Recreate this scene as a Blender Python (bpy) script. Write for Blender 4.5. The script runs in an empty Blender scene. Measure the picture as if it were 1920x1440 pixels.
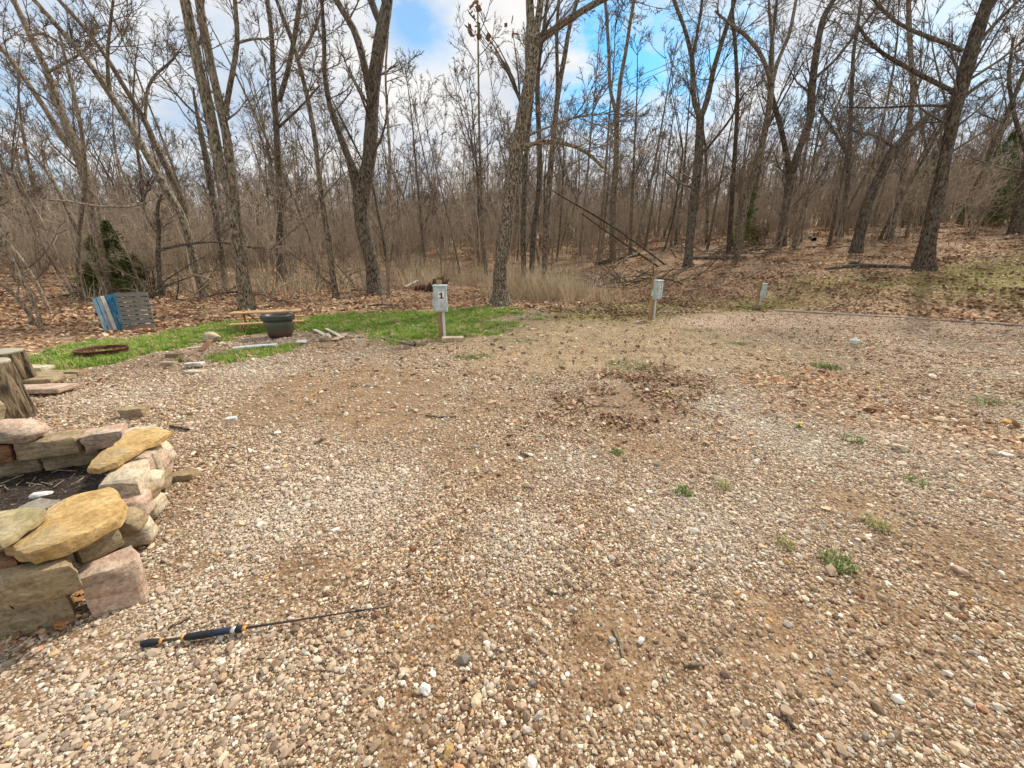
import bpy, bmesh, math, random
import numpy as np
from mathutils import Vector, Matrix, noise as mnoise
C = bpy.context.scene.collection
S = bpy.context.scene
R = math.radians
# ------------------------------------------------------------------ camera
F = 710.0; PITCH = R(17.2); H = 1.5
cam_d = bpy.data.cameras.new('camera'); cam = bpy.data.objects.new('camera', cam_d); C.objects.link(cam)
cam.location = (0, 0, H); cam.rotation_euler = (R(90) - PITCH, 0, 0)
cam_d.sensor_width = 36; cam_d.lens = F / 1920 * 36; cam_d.clip_start = 0.05; cam_d.clip_end = 2000
S.camera = cam
# ------------------------------------------------------------------ world
SUN_EL, SUN_AZ = R(46), R(40)       # azimuth measured from +Y towards +X
W = bpy.data.worlds.new('World'); S.world = W; W.use_nodes = True
def ray(px, py):
    x = (px - 960) / F; y = (py - 720) / F
    return Vector((x, math.cos(PITCH) - y * math.sin(PITCH), -(y * math.cos(PITCH) + math.sin(PITCH))))
nt = W.node_tree; N = nt.nodes; L = nt.links; N.clear()
def wn(t, **k):
    n = N.new(t)
    for a, b in k.items(): setattr(n, a, b)
    return n
def wmath(op, a, b=None, clamp=False):
    n = wn('ShaderNodeMath', operation=op, use_clamp=clamp)
    for i, v in enumerate((a, b)):
        if v is None: continue
        if isinstance(v, (int, float)): n.inputs[i].default_value = v
        else: L.new(v, n.inputs[i])
    return n.outputs[0]
out = wn('ShaderNodeOutputWorld'); bg = wn('ShaderNodeBackground'); L.new(bg.outputs[0], out.inputs[0])
bg.inputs[1].default_value = 0.1
sky = wn('ShaderNodeTexSky', sky_type='NISHITA', sun_disc=False, sun_elevation=SUN_EL, sun_rotation=SUN_AZ)
sky.air_density = 1.0; sky.dust_density = 0.6; sky.ozone_density = 2.0
tc = wn('ShaderNodeTexCoord')
norm = wn('ShaderNodeVectorMath', operation='NORMALIZE'); L.new(tc.outputs['Generated'], norm.inputs[0])
sep = wn('ShaderNodeSeparateXYZ'); L.new(norm.outputs[0], sep.inputs[0])
zz = wmath('ADD', wmath('MAXIMUM', sep.outputs[2], 0.0), 0.22)
comb = wn('ShaderNodeCombineXYZ'); L.new(wmath('DIVIDE', sep.outputs[0], zz), comb.inputs[0]); L.new(wmath('DIVIDE', sep.outputs[1], zz), comb.inputs[1])
def cnoise(scale, detail, rough, loc=0.0):
    n = wn('ShaderNodeTexNoise'); n.inputs['Scale'].default_value = scale; n.inputs['Detail'].default_value = detail; n.inputs['Roughness'].default_value = rough
    v = wn('ShaderNodeVectorMath', operation='ADD'); v.inputs[1].default_value = (loc, loc * .7, loc * .3); L.new(comb.outputs[0], v.inputs[0]); L.new(v.outputs[0], n.inputs['Vector'])
    return n.outputs[0]
warp = cnoise(3.2, 6, .6, 3.0)
cover = cnoise(.8, 3, .5, 11.3)
gap = wmath('MULTIPLY', wmath('SUBTRACT', .36, cover), 3.0, True)   # gaps in the cloud all over the sky
for (px, py, r, s) in [(1125, 135, .17, 1.0), (1180, 60, .19, 1.1), (1235, 5, .17, 1.0), (1290, 90, .15, .9), (1350, 40, .13, .8), (1040, 185, .09, .8), (785, 20, .10, .75),
                       (60, 60, .30, .42), (20, 200, .20, .4), (280, 40, .2, .3), (1560, 150, .12, .3), (1800, 20, .2, .35), (1640, 190, .1, .35)]:
    d = ray(px, py).normalized()
    dot = wn('ShaderNodeVectorMath', operation='DISTANCE'); L.new(norm.outputs[0], dot.inputs[0]); dot.inputs[1].default_value = d
    g = wmath('MULTIPLY', wmath('SUBTRACT', 1.0, wmath('DIVIDE', dot.outputs['Value'], r)), 1.7, True)
    gap = wmath('MAXIMUM', gap, wmath('MULTIPLY', g, s))
gapw = wmath('MULTIPLY', gap, wmath('MULTIPLY', wmath('SUBTRACT', warp, .36), 5.0, True), True)
cloudc = wn('ShaderNodeValToRGB'); cr = cloudc.color_ramp
cr.elements[0].position = .35; cr.elements[0].color = (.66, .73, .84, 1); cr.elements[1].position = .62; cr.elements[1].color = (1, .985, .96, 1)
L.new(cnoise(2.1, 5, .55, 7.0), cloudc.inputs[0])
cm = wn('ShaderNodeVectorMath', operation='SCALE'); cm.inputs['Scale'].default_value = 7.0; L.new(cloudc.outputs[0], cm.inputs[0])
skb = wn('ShaderNodeVectorMath', operation='MULTIPLY'); skb.inputs[1].default_value = (.55, 1.22, 1.40); L.new(sky.outputs[0], skb.inputs[0])
mix = wn('ShaderNodeMix', data_type='RGBA'); L.new(gapw, mix.inputs['Factor']); L.new(cm.outputs[0], mix.inputs['A']); L.new(skb.outputs[0], mix.inputs['B'])
L.new(mix.outputs['Result'], bg.inputs[0])
sd = bpy.data.lights.new('sun', 'SUN'); sd.energy = 3.6; sd.angle = R(5); sd.color = (1, .93, .82)
sun = bpy.data.objects.new('sun', sd); C.objects.link(sun)
sdir = Vector((math.sin(SUN_AZ) * math.cos(SUN_EL), math.cos(SUN_AZ) * math.cos(SUN_EL), math.sin(SUN_EL)))
sun.rotation_euler = sdir.to_track_quat('Z', 'Y').to_euler(); sun.location = (5, -5, 30)
S.view_settings.view_transform = 'Standard'; S.view_settings.look = 'None'; S.view_settings.exposure = 0.5; S.view_settings.gamma = 1
S.view_settings.use_curve_mapping = False
S.cycles.max_bounces = 6; S.cycles.diffuse_bounces = 3; S.cycles.glossy_bounces = 2

# ------------------------------------------------------------------ terrain height
def sp(x, k=1.2):
    x = np.asarray(x, float)
    return np.where(x * k > 30, x, np.log1p(np.exp(np.minimum(x * k, 30))) / k)
def vnoise(X, Y, s, seed=0):
    X = np.asarray(X, float) / s; Y = np.asarray(Y, float) / s
    xi = np.floor(X); yi = np.floor(Y); fx = X - xi; fy = Y - yi
    fx = fx * fx * (3 - 2 * fx); fy = fy * fy * (3 - 2 * fy)
    def h(a, b):
        v = np.sin(a * 127.1 + b * 311.7 + seed * 74.7) * 43758.5453
        return v - np.floor(v)
    return (h(xi, yi) * (1 - fx) + h(xi + 1, yi) * fx) * (1 - fy) + (h(xi, yi + 1) * (1 - fx) + h(xi + 1, yi + 1) * fx) * fy
def terr(X, Y):
    X = np.asarray(X, float); Y = np.asarray(Y, float)
    fl = np.clip((7 - X) / 13, 0, 1); fl = fl * fl * (3 - 2 * fl)
    z = .065 * sp(Y - 10.5) * fl - .03 * sp(Y - 45) * fl
    dR = (X - 9.6) * .64 + (Y - 14.7) * .77
    d = sp(dR, 2.5)
    z = z + .17 * sp(Y - 84, .3)
    t = np.clip((X + 14) / 20, 0, 1); t = t * t * (3 - 2 * t)
    z = z + (1.0 * (1 - np.exp(-d / 3.0)) + .14 * d - .07 * sp(d - 25)) * (.3 + .7 * t)
    far = np.clip((Y + np.abs(X) * .4 - 12) / 8, 0, 1)
    z = z + (vnoise(X, Y, 2.3, 5) - .5) * .14 * far + (vnoise(X, Y, 7, 6) - .5) * .25 * far
    z = z + (vnoise(X, Y, .9, 1) - .5) * .025 + (vnoise(X, Y, .31, 2) - .5) * .012 + (vnoise(X, Y, .1, 3) - .5) * .005
    return z
def T(x, y): return float(terr(x, y))
def G(px, py):                      # the ground point seen at a place in the photograph
    d = ray(px, py); t = .5; z0 = H
    while t < 200:
        x, y, z = d.x * t, d.y * t, H + d.z * t
        if z <= T(x, y): break
        t *= 1.004
    return Vector((x, y, T(x, y)))
def GZ(px, py, z):
    d = ray(px, py); t = (z - H) / d.z
    return Vector((d.x * t, d.y * t, z))
def PY(px, py, Y):
    d = ray(px, py); t = Y / d.y
    return Vector((d.x * t, Y, H + d.z * t))

# ------------------------------------------------------------------ materials
class MT:
    def __init__(s, name, rough=.85):
        s.m = bpy.data.materials.new(name); s.m.use_nodes = True; s.t = s.m.node_tree
        s.b = s.t.nodes['Principled BSDF']; s.b.inputs['Roughness'].default_value = rough
        s.b.inputs['Specular IOR Level'].default_value = .25
    def n(s, ty, **k):
        n = s.t.nodes.new(ty)
        for a, b in k.items(): setattr(n, a, b)
        return n
    def set(s, node, **k):
        for a, v in k.items():
            i = node.inputs[a.replace('_', ' ')] if not a.startswith('i') or not a[1:].isdigit() else node.inputs[int(a[1:])]
            if isinstance(v, bpy.types.NodeSocket): s.t.links.new(v, i)
            else: i.default_value = v
        return node
    def math(s, op, a, b=0.0, clamp=False):
        n = s.n('ShaderNodeMath', operation=op, use_clamp=clamp); s.set(n, i0=a, i1=b); return n.outputs[0]
    def mix(s, f, a, b, blend='MIX'):
        n = s.n('ShaderNodeMix', data_type='RGBA', blend_type=blend)
        for k, v in (('Factor', f), ('A', a), ('B', b)):
            i = [q for q in n.inputs if q.name == k and q.enabled][0]
            if isinstance(v, bpy.types.NodeSocket): s.t.links.new(v, i)
            else: i.default_value = v if k == 'Factor' else (*v, 1) if len(v) == 3 else v
        return [q for q in n.outputs if q.enabled][0]
    def coord(s, kind='Object', scale=(1, 1, 1), rot=(0, 0, 0)):
        t = s.n('ShaderNodeTexCoord'); m = s.n('ShaderNodeMapping'); m.inputs['Scale'].default_value = scale; m.inputs['Rotation'].default_value = rot
        s.t.links.new(t.outputs[kind], m.inputs[0]); return m.outputs[0]
    def noise(s, vec, scale, detail=4, rough=.55, dist=0):
        n = s.n('ShaderNodeTexNoise'); s.set(n, Vector=vec, Scale=scale, Detail=detail, Roughness=rough, Distortion=dist); return n.outputs[0]
    def vor(s, vec, scale, feature='F1', rnd=1.0):
        n = s.n('ShaderNodeTexVoronoi', feature=feature); s.set(n, Vector=vec, Scale=scale, Randomness=rnd); return n
    def ramp(s, f, stops, interp='LINEAR'):
        n = s.n('ShaderNodeValToRGB'); r = n.color_ramp; r.interpolation = interp
        while len(r.elements) < len(stops): r.elements.new(.5)
        for e, (p, c) in zip(r.elements, stops):
            e.position = p; e.color = (*c, 1) if len(c) == 3 else c
        s.t.links.new(f, n.inputs[0]); return n.outputs[0]
    def col(s, c):
        i = s.b.inputs['Base Color']
        if isinstance(c, bpy.types.NodeSocket): s.t.links.new(c, i)
        else: i.default_value = (*c, 1)
    def bump(s, h, strength=.5, dist=.01, prev=None):
        n = s.n('ShaderNodeBump'); s.set(n, Height=h, Strength=strength, Distance=dist)
        if prev is not None: s.t.links.new(prev, n.inputs['Normal'])
        s.t.links.new(n.outputs[0], s.b.inputs['Normal']); return n.outputs[0]
    def rand(s): return s.n('ShaderNodeObjectInfo').outputs['Random']
def g3(v): return (v, v, v)

# bark
def bark(name, dark, mid, light, lichen=.5, vs=.38, sc=20):
    m = MT(name, .95); v = m.coord('Object', (1, 1, vs)); v2 = m.coord('Object')
    a = m.noise(v, sc, 6, .65, .6); b = m.noise(v2, 3.0, 5, .6)
    c = m.ramp(a, [(.36, dark), (.47, mid), (.60, light)])
    g = m.ramp(b, [(.5, (0, 0, 0)), (.66, (1, 1, 1))])
    c2 = m.mix(m.math('MULTIPLY', g, lichen), c, (.22, .235, .17))
    tone = m.ramp(m.rand(), [(0, (.75, .7, .66)), (.5, (1, .96, .92)), (1, (1.2, 1.2, 1.18))])
    m.col(m.mix(1.0, c2, tone, 'MULTIPLY')); m.bump(a, 1.0, .05); return m.m
BARK = bark('bark', (.026, .019, .013), (.125, .095, .066), (.34, .28, .20))
BARK_DARK = bark('bark_dark', (.018, .014, .012), (.075, .06, .045), (.21, .175, .13), .35)
BARK_GREY = bark('bark_grey', (.02, .016, .012), (.10, .08, .06), (.28, .24, .18), .3)
BARK_PALE = bark('bark_pale', (.07, .055, .04), (.24, .19, .135), (.44, .37, .28), .25, .4)
BARK_OAK = bark('bark_oak', (.018, .014, .01), (.12, .095, .068), (.46, .39, .29), .35, .5, 24)
def twigmat(name, a, b):
    m = MT(name, .9); v = m.coord('Object'); n = m.noise(v, 1.1, 3)
    tone = m.ramp(m.rand(), [(0, g3(.7)), (1, g3(1.25))])
    m.col(m.mix(1.0, m.ramp(n, [(.35, a), (.65, b)]), tone, 'MULTIPLY')); return m.m
TWIG = twigmat('twigs', (.10, .072, .052), (.27, .205, .145))
TWIG_DARK = twigmat('twigs_dark', (.075, .055, .044), (.19, .145, .11))
BRUSH = twigmat('brush', (.22, .17, .12), (.50, .40, .29))

def stone(name, stops, sc=6, bumps=.012, rough=.85):
    m = MT(name, rough); v = m.coord('Object'); tc2 = m.coord('Object', (1, 1, 3.5), (.15, .1, 0))
    a = m.noise(tc2, sc, 7, .62, .4); f = m.noise(v, sc * 9, 6, .7)
    c = m.ramp(a, stops)
    st = m.noise(v, 2.6, 5, .7); c = m.mix(m.ramp(st, [(.52, (0, 0, 0)), (.62, (.55, .55, .55))]), c, (.20, .17, .12))
    c = m.mix(.7, c, m.ramp(f, [(.32, g3(.4)), (.66, g3(1.35))]), 'MULTIPLY')
    m.col(c); h = m.math('ADD', m.math('MULTIPLY', a, 1.6), m.math('MULTIPLY', f, .6)); m.bump(h, .9, bumps); return m.m
ST_TAN = stone('stone_tan', [(.3, (.19, .135, .07)), (.5, (.36, .27, .155)), (.7, (.52, .41, .26))])
ST_OLIVE = stone('stone_olive', [(.3, (.16, .125, .07)), (.5, (.32, .255, .155)), (.72, (.47, .37, .235))])
ST_CREAM = stone('stone_cream', [(.3, (.40, .30, .19)), (.5, (.62, .51, .36)), (.7, (.80, .70, .54))])
ST_PINK = stone('stone_pink', [(.3, (.30, .17, .115)), (.48, (.52, .37, .27)), (.7, (.68, .56, .44))])
ST_RUST = stone('stone_rust', [(.3, (.10, .045, .025)), (.55, (.25, .12, .06)), (.75, (.4, .26, .15))])
ST_YEL = stone('flagstone_yellow', [(.3, (.30, .18, .065)), (.5, (.50, .33, .13)), (.72, (.66, .49, .25))], 5, .01)
ST_GREEN = stone('flagstone_green', [(.3, (.22, .18, .08)), (.5, (.38, .31, .165)), (.72, (.52, .43, .26))], 4, .008)
ST_WHITE = stone('stone_white', [(.3, (.5, .48, .44)), (.6, (.78, .77, .73))], 8, .004)
ST_GREY = stone('stone_grey', [(.3, (.16, .14, .11)), (.6, (.34, .30, .24))], 5, .006)
def wood(name, a, b, c, rough=.85, axis=0, sc=18):
    m = MT(name, rough); s3 = [1, 1, 1]; s3[axis] = .06; v = m.coord('Object', tuple(s3))
    n = m.noise(v, sc * 3, 6, .7, .3); n2 = m.noise(m.coord('Object'), 5, 4)
    tone = m.ramp(n2, [(.3, g3(.75)), (.7, g3(1.15))])
    m.col(m.mix(1, m.ramp(n, [(.3, a), (.5, b), (.7, c)]), tone, 'MULTIPLY')); m.bump(n, .5, .004); return m.m
WD_TABLE = wood('wood_cedar', (.30, .17, .08), (.50, .31, .16), (.66, .46, .27))
WD_POST = wood('wood_post', (.20, .12, .05), (.38, .25, .12), (.52, .38, .22), axis=2)
WD_GREY = wood('wood_grey', (.09, .09, .08), (.21, .205, .18), (.36, .34, .29))
WD_DARK = wood('wood_dark', (.03, .025, .02), (.07, .055, .045), (.14, .11, .09))
WD_CREAM = wood('wood_cream_paint', (.42, .36, .27), (.6, .54, .43), (.75, .7, .6))
WD_TIMBER = wood('wood_timber', (.36, .31, .25), (.52, .46, .38), (.66, .6, .5))
def paintwood(name, paint, under):
    m = MT(name, .7); v = m.coord('Object', (1, 1, .12)); n = m.noise(v, 22, 6, .7, .5)
    m.col(m.mix(m.ramp(n, [(.50, (0, 0, 0)), (.56, (1, 1, 1))]), paint, under)); m.bump(n, .5, .004); return m.m
PW_BLUE = paintwood('paint_blue', (.012, .145, .27), (.10, .24, .34))
PW_TEAL = paintwood('paint_teal', (.01, .10, .17), (.16, .17, .16))
PW_PALE = paintwood('paint_pale_blue', (.14, .26, .36), (.30, .36, .40))
def plain(name, c, rough=.5, var=.12, sc=9, metal=0):
    m = MT(name, rough); n = m.noise(m.coord('Object'), sc, 6, .65)
    m.col(m.mix(1, c, m.ramp(n, [(.3, g3(1 - var * 2)), (.7, g3(1 + var))]), 'MULTIPLY')); m.b.inputs['Metallic'].default_value = metal
    m.bump(n, .15, .003); return m.m
BOX = plain('box_grey_paint', (.52, .59, .57), .5, .2)
STICK = plain('sticker_white', (.8, .8, .78), .5, .03)
BLACK = plain('print_black', (.012, .012, .014), .5, .03)
PVC = plain('pvc_grey', (.62, .64, .64), .45, .08)
PVCW = plain('pvc_white', (.8, .82, .82), .45, .08)
RUST = plain('rusty_steel', (.14, .055, .03), .9, .45, 14)
FOAM = plain('rod_foam', (.022, .025, .032), .8, .2, 60)
NAVY = plain('rod_navy', (.02, .03, .06), .55, .2, 40)
CARBON = plain('rod_blank', (.06, .05, .045), .35, .1)
ORNG = plain('rod_orange', (.62, .30, .07), .5, .1)
SILV = plain('rod_silver', (.65, .63, .6), .3, .05, metal=.8)
LINEM = plain('fishing_line', (.6, .57, .5), .4, .05)
CABLE = plain('cable', (.12, .12, .13), .6, .05)
SOIL = None
# geometry-node scattered things take their colour from the point they stand on
def inst_mat(name, rough=.9, var=.3, sc=60, bumpd=.003, spec=.2, trans=0):
    m = MT(name, rough); a = m.n('ShaderNodeAttribute', attribute_type='INSTANCER', attribute_name='col')
    n = m.noise(m.coord('Object'), sc, 4, .6)
    m.col(m.mix(1, a.outputs['Color'], m.ramp(n, [(.3, g3(1 - var)), (.7, g3(1 + var * .6))]), 'MULTIPLY')); m.b.inputs['Specular IOR Level'].default_value = spec
    if bumpd: m.bump(n, .5, bumpd)
    return m.m
M_PEB = inst_mat('pebbles', .85, .35, 90, .002)
M_LEAF = inst_mat('dry_leaf', .8, .25, 25, .002)
M_GRASS = inst_mat('grass_blade', .6, .2, 8, 0)

# ------------------------------------------------------------------ mesh helpers
def link(name, me, mat, parent=None):
    o = bpy.data.objects.new(name, me); C.objects.link(o)
    if mat: me.materials.append(mat)
    if parent: o.parent = parent
    return o
def tag(o, label=None, cat=None, group=None, kind=None):
    if label: o['label'] = label
    if cat: o['category'] = cat
    if group: o['group'] = group
    if kind: o['kind'] = kind
    return o
def thing(name, label, cat, loc=(0, 0, 0), rz=0, group=None):
    o = bpy.data.objects.new(name, None); C.objects.link(o); o.location = loc; o.rotation_euler = (0, 0, rz); o.empty_display_size = .2
    return tag(o, label, cat, group)
def mk(name, verts, faces, smooth=False):
    me = bpy.data.meshes.new(name)
    verts = np.asarray(verts, dtype=np.float32); me.vertices.add(len(verts)); me.vertices.foreach_set('co', verts.ravel())
    if isinstance(faces, np.ndarray):
        k = faces.shape[1]; nf = len(faces)
        me.loops.add(nf * k); me.loops.foreach_set('vertex_index', faces.astype(np.int32).ravel())
        me.polygons.add(nf); me.polygons.foreach_set('loop_start', np.arange(0, nf * k, k, dtype=np.int32))
        if smooth: me.polygons.foreach_set('use_smooth', np.ones(nf, bool))
        me.update(calc_edges=True)
    else:
        me = bpy.data.meshes.new(name); me.from_pydata(verts.tolist(), [], faces); me.update()
        if smooth: me.polygons.foreach_set('use_smooth', [True] * len(me.polygons))
    return me
def tube_arrays(P, Rd, sides):
    """P (M,n,3), Rd (M,n) -> verts, quads"""
    M, n, _ = P.shape
    Tn = np.empty_like(P); Tn[:, 1:-1] = P[:, 2:] - P[:, :-2]; Tn[:, 0] = P[:, 1] - P[:, 0]; Tn[:, -1] = P[:, -1] - P[:, -2]
    Tn /= np.linalg.norm(Tn, axis=2, keepdims=True) + 1e-9
    ref = np.where(np.abs(Tn[:, 0, 2:3]) > .8, np.array([[1., 0, 0]]), np.array([[0, 0, 1.]]))
    U = np.empty_like(P); u = np.cross(Tn[:, 0], ref)
    for i in range(n):
        u = u - (u * Tn[:, i]).sum(1, keepdims=True) * Tn[:, i]; u /= np.linalg.norm(u, axis=1, keepdims=True) + 1e-9; U[:, i] = u
    V = np.cross(Tn, U)
    a = np.arange(sides) * 2 * math.pi / sides
    ring = P[:, :, None] + Rd[:, :, None, None] * (np.cos(a)[None, None, :, None] * U[:, :, None] + np.sin(a)[None, None, :, None] * V[:, :, None])
    verts = ring.reshape(-1, 3)
    b = (np.arange(M) * n * sides)[:, None, None]; i = (np.arange(n - 1) * sides)[None, :, None]; j = np.arange(sides)[None, None, :]; j2 = (j + 1) % sides
    q = np.stack([b + i + j, b + i + j2, b + i + sides + j2, b + i + sides + j], -1).reshape(-1, 4)
    return verts, q
def tubes(name, batches, mat, parent=None, smooth=True):
    vs, fs, o = [], [], 0
    for P, Rd, s in batches:
        if len(P) == 0: continue
        v, f = tube_arrays(np.asarray(P, float), np.asarray(Rd, float), s); vs.append(v); fs.append(f + o); o += len(v)
    return link(name, mk(name, np.concatenate(vs), np.concatenate(fs), smooth), mat, parent)
def resample(pts, rad, n, rng=None, wob=0.0):
    pts = np.asarray(pts, float); rad = np.asarray(rad, float)
    # catmull-rom-ish smoothing by dense interpolation
    d = np.r_[0, np.cumsum(np.linalg.norm(np.diff(pts, axis=0), axis=1))]; t = np.linspace(0, d[-1], n)
    P = np.stack([np.interp(t, d, pts[:, k]) for k in range(3)], 1); r = np.interp(t, d, rad)
    Q = P.copy(); Q[1:-1] = P[1:-1] * .5 + (P[:-2] + P[2:]) * .25
    if rng is not None and wob: Q[1:] += rng.normal(0, wob, (n - 1, 3))
    return Q, r
def children(P, Rd, k, tmin, tmax, lf, ang, n, rng, up=.15, wig=.12, rf=.6, rmin=.006, abslen=None):
    M, np_, _ = P.shape
    if M == 0: return np.zeros((0, n, 3)), np.zeros((0, n))
    idx = np.repeat(np.arange(M), k); K = len(idx)
    t = rng.uniform(tmin, tmax, K) * (np_ - 1); i0 = np.minimum(t.astype(int), np_ - 2); f = (t - i0)[:, None]
    p = P[idx, i0] * (1 - f) + P[idx, i0 + 1] * f; r = Rd[idx, i0] * (1 - f[:, 0]) + Rd[idx, i0 + 1] * f[:, 0]
    tn = P[idx, i0 + 1] - P[idx, i0]; tn /= np.linalg.norm(tn, axis=1, keepdims=True) + 1e-9
    Ls = np.linalg.norm(np.diff(P, axis=1), axis=2).sum(1)[idx]
    rv = rng.normal(0, 1, (K, 3)); rv -= (rv * tn).sum(1, keepdims=True) * tn; rv /= np.linalg.norm(rv, axis=1, keepdims=True) + 1e-9
    a = rng.uniform(ang[0], ang[1], K)[:, None]
    d = tn * np.cos(a) + rv * np.sin(a)
    ln = (abslen if abslen is not None else Ls * lf) * rng.uniform(.55, 1.25, K) * (1 - .5 * t / (np_ - 1))
    out = np.empty((K, n, 3)); out[:, 0] = p
    for j in range(1, n):
        d = d + rng.normal(0, wig, (K, 3)) + np.array([0, 0, up]); d /= np.linalg.norm(d, axis=1, keepdims=True)
        out[:, j] = out[:, j - 1] + d * (ln / (n - 1))[:, None]
    rb = np.maximum(r * rf, rmin * 1.3)
    rr = rb[:, None] * np.linspace(1, .2, n)[None]; rr = np.maximum(rr, rmin * .55)
    return out, rr
def box(name, sx, sy, sz, mat, parent=None, loc=(0, 0, 0), rot=(0, 0, 0), bev=.006, jit=0, seg=1):
    bm = bmesh.new(); bmesh.ops.create_cube(bm, size=1)
    for v in bm.verts: v.co = Vector((v.co.x * sx, v.co.y * sy, v.co.z * sz))
    if bev: bmesh.ops.bevel(bm, geom=bm.edges[:], offset=bev, segments=seg, affect='EDGES', profile=.6)
    if jit:
        for v in bm.verts: v.co += Vector((random.gauss(0, jit), random.gauss(0, jit), random.gauss(0, jit)))
    me = bpy.data.meshes.new(name); bm.to_mesh(me); bm.free()
    o = link(name, me, mat, parent); o.location = loc; o.rotation_euler = rot; return o
def lathe(name, prof, mat, parent=None, seg=40, loc=(0, 0, 0)):
    v = []; f = []
    for r, z in prof:
        for k in range(seg): v.append((r * math.cos(2 * math.pi * k / seg), r * math.sin(2 * math.pi * k / seg), z))
    for i in range(len(prof) - 1):
        for k in range(seg): f.append((i * seg + k, i * seg + (k + 1) % seg, (i + 1) * seg + (k + 1) % seg, (i + 1) * seg + k))
    f.append(tuple(reversed(range(seg)))); f.append(tuple(range((len(prof) - 1) * seg, len(prof) * seg)))
    o = link(name, mk(name, v, f, True), mat, parent); o.location = loc; return o

# ------------------------------------------------------------------ zones (worked out on the ground, from outlines of each patch)
def poly_world(pts): return np.array([[*G(*p)[:2]] for p in pts])
def inpoly(X, Y, poly):
    r = np.zeros(X.shape, bool); n = len(poly)
    for i in range(n):
        x1, y1 = poly[i]; x2, y2 = poly[(i + 1) % n]
        c = ((y1 > Y) != (y2 > Y)) & (X < (x2 - x1) * (Y - y1) / (y2 - y1 + 1e-12) + x1); r ^= c
    return r
def pdist(X, Y, poly):
    d = np.full(X.shape, 1e9); n = len(poly)
    for i in range(n):
        a = poly[i]; b = poly[(i + 1) % n]; e = b - a; L2 = (e * e).sum() + 1e-9
        t = np.clip(((X - a[0]) * e[0] + (Y - a[1]) * e[1]) / L2, 0, 1)
        d = np.minimum(d, np.hypot(X - a[0] - t * e[0], Y - a[1] - t * e[1]))
    return np.where(inpoly(X, Y, poly), d, -d)
LAWN = poly_world([(20, 700), (60, 670), (170, 642), (300, 628), (420, 606), (560, 597), (700, 589), (820, 584), (930, 577), (985, 581), (1015, 603), (960, 618), (860, 633), (750, 641), (680, 626), (600, 618), (540, 617), (450, 630), (390, 640), (330, 652), (260, 668), (150, 693)])
LAWN2 = poly_world([(400, 672), (470, 655), (540, 650), (560, 655), (500, 668), (420, 680)])
LITTER = poly_world([(-40, 690), (60, 668), (170, 640), (300, 626), (420, 604), (560, 596), (700, 587), (820, 582), (930, 575), (1000, 582), (1060, 600), (1220, 604), (1300, 588), (1450, 584), (1920, 614), (2100, 626), (2300, 560), (1950, 470)])
LITTER = np.vstack([LITTER[:-2], [[60, 11], [80, 90], [-80, 90], [-40, 9]]])
ROAD = poly_world([(1235, 600), (1300, 588), (1450, 584), (1920, 614), (2150, 630), (2150, 730), (1920, 700), (1700, 668), (1500, 645), (1330, 625)])
THATCH = poly_world([(830, 640), (1000, 605), (1060, 598), (1225, 604), (1330, 625), (1480, 645), (1560, 665), (1400, 690), (1300, 700), (1180, 700), (1000, 690), (880, 670)])
PILE = poly_world([(1040, 760), (1120, 705), (1230, 690), (1330, 720), (1300, 745), (1260, 790), (1150, 800)])
RED = poly_world([(1380, 690), (1560, 700), (1700, 760), (1960, 860), (2000, 960), (1850, 900), (1700, 850), (1560, 800), (1460, 750)])
HILLG2 = poly_world([(1000, 588), (1120, 572), (1230, 568), (1450, 556), (1560, 566), (1450, 586), (1290, 592), (1230, 606), (1060, 606)])
HILLG = poly_world([(1480, 528), (1700, 512), (1960, 470), (2100, 520), (1960, 570), (1700, 548), (1500, 545)])
TANBACK = poly_world([(530, 500), (940, 500), (1100, 540), (940, 545), (740, 535), (540, 520)])
SPOT = {}
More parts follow.
